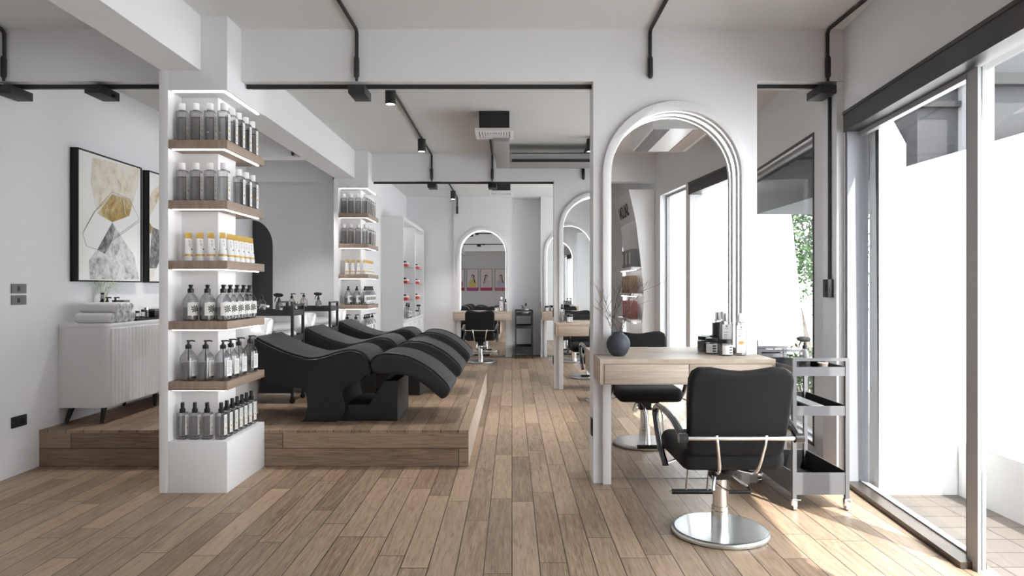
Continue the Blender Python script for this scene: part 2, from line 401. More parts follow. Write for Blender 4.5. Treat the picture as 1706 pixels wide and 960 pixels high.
# ------------------------------------------------------------------ windows
def glazing(n, y0, y1, z0, z1, posts=(), a=.10):
    t = tag(thing('window_%d' % n, None, None), kind='structure')
    mb = MB(); f = .03
    wallbox(mb, y0, y0+f, a-.02, a+.02, z0, z1); wallbox(mb, y1-f, y1, a-.02, a+.02, z0, z1)
    wallbox(mb, y0, y1, a-.02, a+.02, z1-f, z1); wallbox(mb, y0, y1, a-.02, a+.02, z0, z0+.02)
    for p in posts: wallbox(mb, p-.05, p+.05, a-.03, a+.03, z0, z1)
    mb.build('window_frame', M['frame'], t)
    wallbox(MB(), y0+f, y1-f, a-.004, a+.004, z0+.02, z1-f).build('window_pane', M['glass'], t)
    return t
glazing(1, -1.2, .1, 0, 2.557)  # unseen window behind the camera, added for light and narrowed to dim it
t = glazing(2, .75, 1.72, 0, 2.557)
t = glazing(3, 3.36, 4.687, .02, 2.418)
wallbox(MB(), 1.86, 4.687, -.02, .16, 2.418, 2.535).build('window_head', M['header'], t)
wallbox(MB(), 1.86, 4.687, -.025, .16, 2.5355, 2.557).build('window_cap', M['header'], t)
wallbox(MB(), 3.28, 4.66, -.012, .115, 0, .032).build('window_track', M['sill'], t)
mb = MB(); wallbox(mb, 4.655, 4.686, -.002, .14, .02, 2.418); mb.build('window_jamb', M['jamb'], t)
MB().prism([(W(4.68, -.004), 4.675), (W(4.68, .001), 4.675), (W(4.68, .001), 4.688), (W(4.68, -.004), 4.688)], 'Z', 0, 2.557).build('window_edge', M['header'], t)
# sliding glass door leaf standing in front of the fixed pane
t = tag(thing('door_1', None, None), kind='structure')
wallbox(MB(), 3.235, 3.325, .045, .085, 0.0, 2.40).build('door_stile', M['frame'], t)
wallbox(MB(), 3.325, 3.358, .06, .10, 0.0, 2.40).build('door_seal', M['header'], t)
wallbox(MB(), 1.86, 3.235, .060, .068, .01, 2.40).build('door_pane', M['glass'], t)
t = glazing(4, 5.31, 8.7, .136, 2.557)
mb = MB(); wallbox(mb, 5.31, 8.7, -.006, .004, 2.535, 2.562); wallbox(mb, 5.305, 5.33, -.006, .004, .12, 2.56); wallbox(mb, 5.31, 8.7, -.006, .004, .12, .145)
mb.build('window_edge', M['header'], t)
t = glazing(5, 9.6, 12.9, .136, 2.557)

# ------------------------------------------------------------------ outside
def tiles(name, c1, c2, s=.3):
    m = bpy.data.materials.new(name); m.use_nodes = True; nt = m.node_tree; b = nt.nodes['Principled BSDF']
    tc = N(nt, 'ShaderNodeTexCoord'); br = N(nt, 'ShaderNodeTexBrick'); br.offset = 0; br.inputs['Scale'].default_value = 1
    br.inputs['Brick Width'].default_value = s; br.inputs['Row Height'].default_value = s*.62; br.inputs['Mortar Size'].default_value = .006
    br.inputs['Color1'].default_value = (*c1, 1); br.inputs['Color2'].default_value = (*c2, 1); br.inputs['Mortar'].default_value = (.05, .042, .038, 1)
    nt.links.new(tc.outputs['Object'], br.inputs['Vector']); nt.links.new(br.outputs['Color'], b.inputs['Base Color']); b.inputs['Roughness'].default_value = .7
    return m
M['paving'] = tiles('beige_paving', (.105, .090, .080), (.125, .110, .10))
M['outwhite'] = mat('white_render', (.86, .86, .86), .8)
M['conc'] = mat('dark_canopy_paint', (.040, .040, .044), .8, bump=.5, bscale=80, var=.15)
M['canopy'] = mat('dark_canopy_edge', (.012, .012, .013), .7)
struct(MB().prism([(W(-1, .15), -1), (4.8, -1), (4.8, 9.6), (W(9.6, .15), 9.6)], 'Z', -.06, -.02), 'trim_20', M['paving'])
YA = 4.52
def PA(px, py, Y): return ((px-853.5)*Y/1137.3, 1.35-(py-480)*Y/1137.3)
poly = [(2.43, -.02), (2.43, 3.3), (PA(1456, 100, YA)[0], 3.3), PA(1480, 186, YA), PA(1510, 240, YA), PA(1510, 278, YA), (9.5, 1.35+.41*9.5*.62), (9.5, -.02)]
poly[6] = PA(1900, 165, YA); poly[7] = (poly[6][0], -.02)
tag(MB().prism(poly, 'Y', YA, YA+.12).build('garden_wall', M['outwhite']), 'tall white wall outside the nearest window with a cut-away upper edge', 'wall')
tag(MB().box(2.95, 3.05, -4, YA-.01, -.02, .34).build('planter_wall', M['outwhite']), 'low white kerb wall outside the glass door', 'wall')
t = thing('canopy', 'dark grey canopy outside above the white walls', 'canopy', (0, 0, 0))
MB().box(2.82, 4.3, 4.75, 7.9, 2.2, 3.6).build('slab', M['conc'], t)
MB().box(3.10, 3.25, 4.60, 4.745, 2.16, 3.6).build('post', M['frame'], t)
MB().box(2.78, 4.3, 4.68, 4.745, 2.75, 2.83).box(2.78, 3.095, 4.70, 4.745, 2.60, 2.64).build('rail', M['canopy'], t)
YB = 9.6
poly = [(2.95, -.02), (2.95, 3.2), (PA(1314, 290, YB)[0], 3.2), PA(1316, 330, YB), PA(1341, 570, YB), (PA(1350, 640, YB)[0], -.02)]
tag(MB().prism(poly, 'Y', YB, YB+.15).build('garden_wall', M['outwhite']), 'white slanting wall outside the far window beside the green tree', 'wall')
# tree and shrub
M['leaf'] = mat('bright_leaf', (.032, .100, .010), .55, var=.35, bscale=6)
M['bark'] = mat('pale_bark', (.13, .105, .085), .9, bump=.6, bscale=30, var=.3)
t = thing('tree', 'green leafy tree with pale branches outside the far window', 'tree', (4.75, 10.8, 0))
mb = MB(); rnd = random.Random(3)
def branch(p, d, L, r, n):
    pts = [p]; q = Vector(p); dd = Vector(d)
    for i in range(5):
        dd = (dd + Vector((rnd.uniform(-.2, .2), rnd.uniform(-.2, .2), rnd.uniform(-.05, .15)))).normalized(); q = q+dd*L/5; pts.append(q.copy())
    mb.tube(pts, [r*(1-.12*i) for i in range(6)], 7)
    tips.append(q.copy())
    if n > 0:
        for k in range(3):
            d2 = (dd+Vector((rnd.uniform(-.8, .8), rnd.uniform(-.8, .8), rnd.uniform(-.1, .6)))).normalized()
            branch(pts[rnd.choice((2, 3, 4, 5))], d2, L*.7, r*.5, n-1)
tips = []
for k in range(3): branch(Vector((rnd.uniform(-.2, .2), 0, 0)), (rnd.uniform(-.35, .25), rnd.uniform(-.2, .2), 1), 2.3, .09, 3)
mb.build('trunk', M['bark'], t)
mb = MB()
def leaves(mb, c, R, n, s, rnd):
    for i in range(n):
        v = Vector((rnd.gauss(0, 1), rnd.gauss(0, 1), rnd.gauss(0, 1))).normalized()*R*rnd.random()**.5
        p = Vector(c)+v; a = Vector((rnd.uniform(-1, 1), rnd.uniform(-1, 1), rnd.uniform(-.6, .6))).normalized(); b_ = a.cross(Vector((rnd.uniform(-1, 1), rnd.uniform(-1, 1), 1))).normalized()
        mb.quad([p-a*s, p+b_*s*.4, p+a*s, p-b_*s*.4])
for p in tips: leaves(mb, p, .42, 60, .05, rnd)
for i in range(46): leaves(mb, (rnd.uniform(-.75, .9), rnd.uniform(-.6, .6), rnd.uniform(1.0, 3.4)), .42, 130, .05, rnd)
mb.build('foliage', M['leaf'], t)
for i, (x, y, hgt) in enumerate([(3.20, 7.45, .62), (3.75, 8.5, .62), (3.3, 8.2, .45)]):
    s = thing('shrub', ['low bright green shrub outside nearest to the far window', 'bright green shrub outside at the foot of the slanting wall', 'small green shrub outside close to the glass of the far window'][i], 'shrub', (x, y, -.02))
    mb = MB(); 
    for k in range(5): mb.tube([(0, 0, 0), (rnd.uniform(-.2, .2), rnd.uniform(-.2, .2), hgt*.8)], .008, 5)
    mb.build('stem', M['bark'], s)
    mb = MB(); 
    for k in range(6): leaves(mb, (rnd.uniform(-.2, .2), rnd.uniform(-.2, .2), hgt*rnd.uniform(.35, 1)), .2, 80, .04, rnd)
    mb.build('foliage', M['leaf'], s)

# ------------------------------------------------------------------ raised platform
PZ = .2745; PF = 5.16; PE = 8.87; PR = -.329
t = thing('raised_platform', 'raised wooden plank platform carrying the shampoo chairs', 'platform')
MB().box(XL+.001, PR, PF, PE, PZ-.02, PZ).build('deck', M['deck'], t)
MB().box(XL+.001, PR-.001, PF+.001, PF+.03, .001, PZ-.0202).build('front_riser', M['riser'], t)
M['side'] = wood('oak_side_lit', (.50, .41, .33), (.62, .53, .45), across='Z', along='Y', planks=False, grain=.6)  # window light put into the colour: oak made paler on this side
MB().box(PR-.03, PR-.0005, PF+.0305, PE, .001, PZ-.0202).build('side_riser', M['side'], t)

# ------------------------------------------------------------------ display columns
SH = [2.325, 1.928, 1.530, 1.131, .732]; ST = .056; PLZ = .339
def column(y, label):
    t = thing('display_column', label, 'display column', (0, y, 0))
    MB().box(-2.322, -2.262, 0, .675, .0, BB if y < 6 else BB, bev=.002).build('side_panel', M['unit'], t)
    MB().box(-2.2615, -1.873, 0, .675, .0, PLZ, bev=.003).build('plinth', M['unit'], t)
    MB().box(-2.2615, -1.873, 0, .675, HB, BB).box(-2.046, -1.873, 0, .675, BB, H).box(-2.30, -2.0465, .001, .675, BB, H).build('column_head', M['wall'], t)
    MB().box(-2.2615, -2.012, .184, .48, PLZ, HB).build('core', M['unit'], t)
    for z in SH:
        MB().box(-2.2610, -1.873, 0, .675, z-ST, z, bev=.0015).build('shelf', M['shelf'], t)
    for z in [HB]+[q-ST for q in SH]:
        mb = MB().box(-2.245, -1.895, .020, .034, z-.007, z-.0005).box(-1.909, -1.895, .034, .62, z-.007, z-.0005)
        mb.build('led_strip', M['ledsoft'], t)
    return t
column(4.49, 'near white display column with five lit wooden shelves of bottles')
column(8.89, 'far white display column with lit wooden shelves beside the washing area')

# ------------------------------------------------------------------ products
def flower(mb, c, r, nrm_angle, mi):
    # eight petal print on a plane facing direction nrm_angle (in XY); built as thin diamonds
    n = Vector((cos(nrm_angle), sin(nrm_angle), 0)); u = Vector((-sin(nrm_angle), cos(nrm_angle), 0)); zv = Vector((0, 0, 1)); c = Vector(c)
    for k in range(8):
        a = 2*pi*k/8+.2; d = u*cos(a)+zv*sin(a); e = u*-sin(a)+zv*cos(a)
        mb.quad([c, c+d*r*.62-e*r*.15, c+d*r*(1 if k % 2 else .8), c+d*r*.62+e*r*.15], mi)
def disc(mb, c, r, axis_n, mi, seg=14, sy=1):
    n = Vector(axis_n).normalized(); u = n.cross(Vector((0, 0, 1))).normalized(); v = Vector((0, 0, 1)); c = Vector(c)
    mb.bm.faces.new([mb.bm.verts.new(c+u*cos(2*pi*k/seg)*r+v*sin(2*pi*k/seg)*r*sy) for k in range(seg)]).material_index = mi
def lines(mb, x, y0, y1, zs, mi, h=.0035):
    for z, f in zs: mb.quad([(x, y0, z), (x, y0+(y1-y0)*f, z), (x, y0+(y1-y0)*f, z+h), (x, y0, z+h)], mi)
def make_shampoo(capmat='white', name='shampoo_bottle'):
    t = thing(name, 'x', 'bottle')
    MB().lathe([(.026, .0), (.036, .004), (.037, .195), (.034, .205), (.017, .210), (.015, .213)], seg=28, n=5, sy=.82).build('body', M['bottle'], t)
    MB().lathe([(.028, .006), (.030, .008), (.030, .165), (.0, .166)], seg=20, n=5, sy=.80).build('contents', M['liquid'], t)
    MB().lathe([(.020, .211), (.0215, .213), (.0215, .255), (.0195, .258), (0, .258)], seg=18).build('cap', M[capmat], t)
    mb = MB().box(.0372, .0378, -.020, .020, .012, .188)
    lines(mb, .0380, -.013, .013, [(.16, .7), (.15, .9), (.135, 1), (.128, .6), (.115, .8), (.105, 1), (.04, .7), (.03, 1)], 1)
    disc(mb, (.0381, 0, .075), .0095, (1, 0, 0), 2)
    mb.build('label_strip', [M['label'], M['ink2'], M['amber']], t)
    return t
def make_tube():
    t = thing('lotion_tube', 'x', 'tube')
    MB().lathe([(.029, 0), (.030, .002), (.030, .024), (.028, .0255), (0, .0255)], seg=20).build('cap', M['white'], t)
    mb = MB(); seg = 20; prev = None; fs = []
    lv = [(.026, 1.0, .029), (.032, .98, .0295), (.045, .92, .0290), (.053, .88, .0288), (.10, .6, .027), (.150, .30, .026), (.1505, .29, .026), (.185, .06, .025), (.190, .05, .025)]
    rings = []
    for z, th, wd in lv:
        rings.append([mb.bm.verts.new((.0285*th*cos(2*pi*k/seg), wd*sin(2*pi*k/seg), z)) for k in range(seg)])
    for i in range(len(rings)-1):
        z = (lv[i][0]+lv[i+1][0])/2
        mi = 1 if z > .15 or .03 < z < .048 else 0
        for k in range(seg):
            f = mb.bm.faces.new((rings[i][k], rings[i][(k+1) % seg], rings[i+1][(k+1) % seg], rings[i+1][k])); f.material_index = mi
    mb.bm.faces.new(rings[-1]).material_index = 1
    mb.build('body', [M['white'], M['gold']], t)
    mb = MB(); sl = -(.0285*.88-.0285*.30)/(.150-.053)
    def px(z): return .0285*(.88+(z-.053)*(.30-.88)/.097)+.0012
    for z, f in [(.135, .5), (.128, .7), (.115, .4), (.108, .6), (.10, .5)]: mb.quad([(px(z), -.008, z), (px(z), -.008+.016*f, z), (px(z+.004), -.008+.016*f, z+.004), (px(z+.004), -.008, z+.004)], 0)
    mb.quad([(px(.074), .006, .074), (px(.074), .014, .074), (px(.084), .014, .084), (px(.084), .006, .084)], 1)
    mb.build('print', [M['ink2'], M['brown']], t)
    return t
def octo(prof, mb, r=1, mi=0): mb.lathe(prof, seg=24, n=2.6, mi=mi)
def make_flower_bottle():
    t = thing('pump_bottle', 'x', 'bottle')
    MB().lathe([(.040, 0), (.046, .006), (.047, .012), (.047, .125), (.044, .142), (.030, .168), (.018, .180), (.016, .195)], seg=26, n=2.5).build('body', M['bottle'], t)
    MB().lathe([(.040, .006), (.044, .010), (.044, .09), (.0, .091)], seg=20, n=2.5).build('contents', M['liquid'], t)
    MB().lathe([(.0185, .186), (.0200, .188), (.0200, .212), (.012, .216), (.010, .226), (.014, .230), (.014, .240), (0, .242)], seg=16).box(.0, .024, -.006, .006, .231, .239, bev=.002).build('pump', M['blackp'], t)
    mb = MB(); r = .0485; n = 8; a0, a1 = -radians(50), radians(50)
    for i in range(n):
        a, b = a0+(a1-a0)*i/n, a0+(a1-a0)*(i+1)/n
        def q(a):
            ca, sa = cos(a), sin(a); k_ = (abs(ca)**2.5+abs(sa)**2.5)**(-1/2.5); return r*ca*k_, r*sa*k_
        (xa, ya), (xb, yb) = q(a), q(b); mb.quad([(xa, ya, .035), (xb, yb, .035), (xb, yb, .122), (xa, ya, .122)], 0)
    flower(mb, (.0495, 0, .080), .031, 0, 1)
    mb.build('label_strip', [M['label'], M['ink']], t)
    return t
def pump_long(mb, z, nz=.05, mi=0, rr=.020):
    mb.lathe([(rr-.001, z), (rr, z+.002), (rr, z+.024), (.012, z+.028), (.008, z+.032), (.007, z+.045), (.012, z+.047), (.012, z+.056), (0, z+.058)], seg=14, mi=mi)
    mb.tube([(0, 0, z+.051), (nz*.6, 0, z+.054), (nz, 0, z+.050)], .005, 8, mi=mi)
    return mb
def make_dispenser():
    t = thing('soap_dispenser', 'x', 'bottle')
    MB().lathe([(.038, 0), (.046, .005), (.047, .150), (.043, .165), (.026, .192), (.017, .204), (.015, .222)], seg=26, n=3.2).build('body', M['bottle'], t)
    MB().lathe([(.036, .010), (.040, .012), (.040, .118), (0, .119)], seg=20, n=3.2).build('contents', M['liquid'], t)
    pump_long(MB(), .212).cyl((0, 0, .212), (0, 0, .13), .0035).build('pump', M['blackp'], t)
    mb = MB().box(.0472, .0480, -.026, .026, .030, .135)
    lines(mb, .0483, -.018, .018, [(.12, .8), (.11, 1), (.10, .9), (.09, 1), (.08, .7), (.07, 1), (.06, .9), (.05, .6)], 1, .003)
    mb.build('label_strip', [M['label'], M['ink2']], t)
    return t
def make_spray():
    t = thing('mist_bottle', 'x', 'bottle')
    MB().lathe([(.026, 0), (.0315, .003), (.032, .172), (.030, .178), (.015, .180)], seg=24, n=6, sy=.85).build('body', M['bottle'], t)
    MB().lathe([(.024, .016), (.026, .018), (.026, .15), (0, .151)], seg=16, n=6, sy=.8).build('contents', M['liquid'], t)
    MB().lathe([(.018, .179), (.0185, .181), (.0185, .203), (.0125, .205), (.0125, .243), (.011, .245), (0, .245)], seg=16).build('cap', M['blackp'], t)
    mb = MB().box(.0322, .0328, -.019, .019, .030, .165)
    lines(mb, .0330, -.012, .012, [(.15, .7), (.14, 1), (.13, .8), (.118, 1), (.108, .9), (.05, .8), (.04, 1)], 1, .003)
    disc(mb, (.0331, 0, .075), .008, (1, 0, 0), 2)
    mb.build('label_strip', [M['label'], M['ink2'], M['amber']], t)
    return t
P_sh, P_tb, P_fl, P_dp, P_sp = make_shampoo(), make_tube(), make_flower_bottle(), make_dispenser(), make_spray()
ORD = ['first', 'second', 'third', 'fourth', 'fifth', 'sixth', 'seventh', 'eighth']
FX = lambda px, yy: (px-853.5)*yy/1137.3
def sidey(px, x): return x*1137.3/(px-853.5)
rows = [   # proto, shelf height, front pixel-derived x positions, corner+side y positions, x of side row, what, shelf words, rz
    (P_sh, SH[0], [-2.206, -2.114, -2.020], [0.075, .20, .325, .45, .575], -1.928, 'clear white-capped shampoo bottle', 'top shelf', 0),
    (P_sh, SH[1], [-2.206, -2.114, -2.020], [0.075, .33, .455, .58], -1.928, 'clear white-capped shampoo bottle', 'second shelf', 0),
    (P_tb, SH[2], [-2.165, -2.088, -2.014], [0.075, .19, .285, .375, .465, .56], -1.935, 'white gold-ended lotion tube', 'third shelf', -.55),
    (P_fl, SH[3], [-2.150, -2.038], [0.075, .185, .30, .415, .525], -1.930, 'clear flower-labelled pump bottle', 'fourth shelf', -.62),
    (P_dp, SH[4], [-2.165, -2.050], [0.075, .20, .335, .545], -1.932, 'clear long-nozzled soap dispenser', 'lowest shelf', -.25),
    (P_sp, PLZ, [-2.205, -2.122, -2.040], [0.075, .165, .255, .34, .425, .51, .60], -1.945, 'clear black-capped mist bottle', 'white plinth', -.12)]
for ci, (yb, who) in enumerate([(4.49, 'near'), (8.89, 'far')]):
    for ri, (pr, z, fx, sy, sx_, what, shelf, rz) in enumerate(rows):
        if ci == 1 and ri == 5: continue
        grp = '%ss on the %s of the %s display column' % (what, shelf, who)
        for i, x in enumerate(fx):
            place(pr, (x, yb+.078, z+.0005), rz, '%s, %s from left in front row, %s column %s' % (what, ORD[i], who, shelf), grp)
        for i, y in enumerate(sy):
            pos = 'at the front corner' if i == 0 else '%s back along the side' % ORD[i-1]
            place(pr, (sx_, yb+y, z+.0005), rz*(1 if ri != 2 else .75), '%s, %s, %s column %s' % (what, pos, who, shelf), grp)

# ------------------------------------------------------------------ shampoo chairs
def SP(px, py): return ((px-853.5)/207.3, 1.35-(py-480)/207.3-PZ)
top = [(424, 566), (448.7, 578.7), (475, 590), (497.5, 597), (516, 601), (538.7, 598), (565, 590), (583.7, 587), (598.7, 590), (609, 599), (613, 612.5), (609, 625.6), (598.7, 635), (583.7, 642.5), (573, 648), (570.6, 656), (572.5, 668.7), (575.5, 680), (570.6, 695), (561, 702.8)]
bot = [(502, 702.8), (508.7, 695), (512, 680), (511.7, 665), (508.7, 654), (502, 647), (486, 645.5), (467.5, 643), (448.7, 637), (437.5, 629), (430, 615), (424, 590)]
topm = [tuple(v) for v in catmull([SP(*p) for p in top], 5)]
botm = [tuple(v) for v in catmull([SP(*p) for p in bot], 4)]
CW = .66
def make_shampoo_chair():
    t = thing('shampoo_chair', 'x', 'chair')
    MB().prism(topm+botm, 'Y', 0, CW, bev=.014, seg=3).build('body', M['leather'], t)
    tp = [Vector(p) for p in catmull([SP(*p) for p in top[:12]], 6)]
    def off(pts, d):
        out = []
        for i, p in enumerate(pts):
            tt = pts[min(i+1, len(pts)-1)]-pts[max(i-1, 0)]; n = Vector((-tt.y, tt.x)).normalized(); out.append(p+n*d)
        return out
    up = off(tp, .026); dn = off(tp, -.004)
    poly = [tuple(p) for p in up]+[tuple(p) for p in dn[::-1]]
    MB().prism(poly, 'Y', .028, CW-.028, bev=.012, seg=3).build('cushion', M['pad'], t)
    e = off(tp, .004)
    MB().tube([(p.x, .004, p.y) for p in e], .005, 6).build('piping', M['blackp'], t); MB().tube([(p.x, CW-.004, p.y) for p in e], .005, 6).build('piping', M['blackp'], t)
    # base box
    bx = [SP(*p) for p in [(564, 701.5), (576, 675), (614, 675), (640, 636), (662, 636), (662, 702.5), (564, 702.5)]]
    MB().prism(bx, 'Y', .03, CW-.05, bev=.005).build('base_box', M['leather'], t)
    MB().box(SP(620, 0)[0], SP(646, 0)[0], .14, CW-.14, SP(0, 650)[1], SP(0, 612)[1], bev=.01).build('support_arm', M['blackp'], t)
    # leg rest
    lt = [(617, 604), (625, 595), (640, 590), (660, 590.5), (680, 595), (700, 604), (718, 615), (734, 629), (747, 643), (750, 652)]
    lb = [(745, 661), (737, 665), (730, 661), (715, 648), (700, 637), (685, 629), (665, 624.5), (645, 623.5), (626, 623.5), (618, 615)]
    poly = [tuple(v) for v in catmull([SP(*p) for p in lt+lb], 5, closed=True)]
    MB().prism(poly, 'Y', .0, CW, bev=.022, seg=4).build('leg_rest', M['pad'], t)
    sm = catmull([SP(*p) for p in lt], 6)
    for yy in (.012, CW-.012): MB().tube([(p.x, yy, p.y+.003) for p in sm], .0045, 6).build('leg_rest_seam', M['blackp'], t)
    return t
def make_basin():
    # origin on the deck under the bowl centre
    t = thing('wash_basin', 'x', 'basin')
    mb = MB(); seg = 40
    prof = [(.10, .42, 0), (.20, .46, 0), (.27, .56, 0), (.30, .68, 0), (.305, .775, 1), (.29, .785, 1), (.27, .77, 1), (.25, .66, 0), (.18, .56, 0), (.05, .53, 0)]
    rings = []
    for r, z, rim in prof:
        ring = []
        for k in range(seg):
            a = 2*pi*k/seg; ca, sa = cos(a), sin(a); q = (abs(ca)**3.5+abs(sa)**3.5)**(-1/3.5)
            dz = -.13*math.exp(-(a if a < pi else 2*pi-a)**2/.08) if z > .6 else 0
            ring.append(mb.bm.verts.new((r*ca*q*1.0, r*sa*q*1.07, z*1.03+dz)))
        rings.append(ring)
    for i in range(len(rings)-1):
        for k in range(seg): mb.bm.faces.new((rings[i][k], rings[i][(k+1) % seg], rings[i+1][(k+1) % seg], rings[i+1][k]))
    mb.bm.faces.new(rings[0][::-1]); mb.bm.faces.new(rings[-1])
    mb.build('bowl', M['ceramic'], t, ang=60)
    MB().lathe([(.21, 0), (.205, .02), (.20, .12), (.215, .24), (.25, .36), (.24, .43), (.1, .45)], (-.0, 0, 0), seg=28, n=2.6).build('pedestal', M['ceramic'], t, ang=60)
    MB().tube([(-.27, 0, .74), (-.27, 0, .86), (-.22, 0, .90), (-.15, 0, .88)], .012, 10).build('tap', M['chrome'], t)
    MB().lathe([(.02, .532), (.02, .535), (0, .535)], seg=14).build('drain', M['chrome'], t)
    return t
pc = make_shampoo_chair(); pb = make_basin()
for i, w_ in enumerate(['nearest', 'middle', 'farthest']):
    y = 5.485+1.32*i
    place(pc, (0, y, PZ), 0, 'black reclining shampoo chair with raised leg rest, %s of the three on the platform' % w_, 'reclining shampoo chairs on the platform')
    place(pb, (-2.39, y+CW/2, PZ), 0, 'white ceramic wash basin at the head of the %s shampoo chair' % w_, 'wash basins behind the shampoo chairs')

# ------------------------------------------------------------------ trolleys  (origin: floor centre; long axis local Y; handle ends at +-Y)
def make_trolley(mf, label, loc, rz=0, floor=0, mfr=None):
    t = thing('salon_trolley', label, 'trolley', loc, rz, group=None)
    a, b = .172, .305; p = .012; mfr = mfr or mf
    for sx in (-1, 1):
        for sy in (-1, 1):
            MB().box(sx*a-p*(sx > 0)*2, sx*a+p*(sx < 0)*2, sy*b-p*(sy > 0)*2, sy*b+p*(sy < 0)*2, .065, .924).build('post', mfr, t)
            c = MB(); cx_, cy_ = sx*(a-.012), sy*(b-.012)
            c.box(cx_-.018, cx_+.018, cy_-.014, cy_+.014, .028, .070, bev=.004)
            c.tube([(cx_-.010, cy_, .024), (cx_+.010, cy_, .024)], .0235, 16)
            c.box(cx_+.0, cx_+.04, cy_-.008, cy_+.008, .060, .066)
            c.build('caster', M['chrome'] if mf is M['trolleyg'] else M['blackp'], t)
    for sy in (-1, 1):
        MB().box(-a+2*p, a-2*p, sy*b-2*p*(sy > 0), sy*b+2*p*(sy < 0), .906, .924).build('handle', mfr, t)
    for z0, z1 in ((.815, .870), (.575, .633), (.095, .229)):
        mb = MB(); q = .0015
        X0, X1, Y0, Y1 = -a+.004, a-.004, -b+.004, b-.004; th = .004
        mb.box(X0, X1, Y0, Y1, z0, z0+th)
        mb.box(X0, X0+th, Y0, Y1, z0+th, z1).box(X1-th, X1, Y0, Y1, z0+th, z1).box(X0+th, X1-th, Y0, Y0+th, z0+th, z1).box(X0+th, X1-th, Y1-th, Y1, z0+th, z1)
        tr = mb.build('tray', mf, t)
        m2 = MB().box(X0+th, X1-th, Y0+th, Y1-th, z0+th, z0+th+.002)
        m2.box(X0+th, X0+th+.002, Y0+th, Y1-th, z0+th+.002, z1-.003).box(X1-th-.002, X1-th, Y0+th, Y1-th, z0+th+.002, z1-.003)
        m2.box(X0+th+.002, X1-th-.002, Y0+th, Y0+th+.002, z0+th+.002, z1-.003).box(X0+th+.002, X1-th-.002, Y1-th-.002, Y1-th, z0+th+.002, z1-.003)
        m2.build('liner', M['trayin'], tr)
    return t
make_trolley(M['trolleyg'], 'grey three-tier salon trolley beside the nearest styling chair', (1.874, 4.443, 0))
make_trolley(M['trolleyg'], 'grey three-tier trolley just behind the nearest mirror pier by the window', (1.84, 5.30, 0))
tb = make_trolley(M['trolleyb'], 'black trolley between the nearest and middle shampoo chairs', (-2.336, 6.51, PZ), pi/2)
dup(tb, (-2.336, 7.82, PZ), pi/2, 'black trolley between the middle and farthest shampoo chairs')
dup(tb, (.232, 13.33, 0), 0, 'black trolley in the recess beside the far end mirror')

# ------------------------------------------------------------------ small salon items
def make_trigger(name='trigger_spray_bottle'):
    t = thing(name, 'x', 'bottle')
    MB().lathe([(.030, 0), (.034, .004), (.034, .085), (.028, .105), (.015, .118), (.013, .128)], seg=22).build('body', M['bottle_dark'], t)
    mb = MB().lathe([(.016, .122), (.016, .142), (.010, .146), (.009, .165)], seg=14)
    mb.prism([(-.055, .196), (-.045, .176), (-.012, .166), (.028, .170), (.040, .186), (.030, .200), (-.02, .206)], 'Y', -.011, .011, bev=.003)
    mb.tube([(-.022, 0, .172), (-.036, 0, .150), (-.040, 0, .122)], [.006, .005, .003], 8)
    mb.build('trigger_head', M['blackp'], t)
    return t
def make_small_pump():
    t = thing('pump_bottle', 'x', 'bottle')
    MB().lathe([(.034, 0), (.040, .005), (.041, .085), (.036, .105), (.018, .128), (.014, .140)], seg=22, n=2.4).build('body', M['bottle'], t)
    MB().lathe([(.034, .008), (.037, .010), (.037, .05), (0, .051)], seg=18, n=2.4).build('contents', M['liquid'], t)
    pump_long(MB(), .134, -.045, rr=.016).build('pump', M['blackp'], t)
    MB().lathe([(.0425, .030), (.0428, .031), (.0428, .052), (.0425, .053)], seg=22, n=2.4).build('band', M['blackp'], t)
    return t
def make_jar():
    t = thing('cream_jar', 'x', 'jar')
    MB().lathe([(.040, 0), (.046, .003), (.047, .078), (.043, .083), (.038, .086)], seg=26).build('body', M['bottle'], t)
    MB().lathe([(.037, .006), (.040, .008), (.040, .062), (0, .063)], seg=22).build('contents', M['liquid'], t)
    MB().lathe([(.040, .085), (.043, .087), (.043, .108), (.041, .110), (0, .110)], seg=24).build('lid', M['blackp'], t)
    mb = MB(); n = 10; r = .0477
    for i in range(n):
        a, b = -pi/2-.75+1.75*i/n, -pi/2-.75+1.75*(i+1)/n; mb.quad([(r*cos(a), r*sin(a), .010), (r*cos(b), r*sin(b), .010), (r*cos(b), r*sin(b), .072), (r*cos(a), r*sin(a), .072)], 0)
    for z in (.018, .036, .054):
        for i in range(4):
            a, b = -pi/2+.25+.14*i, -pi/2+.25+.14*(i+1); r2 = .0481; mb.quad([(r2*cos(a), r2*sin(a), z), (r2*cos(b), r2*sin(b), z), (r2*cos(b), r2*sin(b), z+.009), (r2*cos(a), r2*sin(a), z+.009)], 1)
    mb.build('label_strip', [M['label'], M['ink']], t)
    return t
def make_tall(capm, bodym, name='lotion_bottle'):
    t = thing(name, 'x', 'bottle')
    MB().lathe([(.034, 0), (.042, .004), (.043, .205), (.038, .222), (.018, .230)], seg=28, n=5, sy=.7).build('body', M[bodym], t)
    MB().lathe([(.0200, .228), (.0205, .230), (.0205, .283), (.019, .285), (0, .285)], seg=18).build('cap', M[capm], t)
    mb = MB(); y = -.0306
    mb.box(-.030, .030, y-.0006, y, .020, .205)
    for z, f in [(.175, .8), (.150, .7), (.135, .5), (.130, .6), (.120, .6), (.112, .5), (.045, .3), (.03, .9)]:
        mb.quad([(-.02, y-.001, z), (-.02+.04*f, y-.001, z), (-.02+.04*f, y-.001, z+.003), (-.02, y-.001, z+.003)], 1)
    disc(mb, (0, y-.0012, .088), .018, (0, -1, 0), 2, sy=.65); disc(mb, (0, y-.0012, .192), .007, (0, -1, 0), 1)
    mb.build('label_strip', [M['label'], M['ink2'], M['amber']], t)
    return t
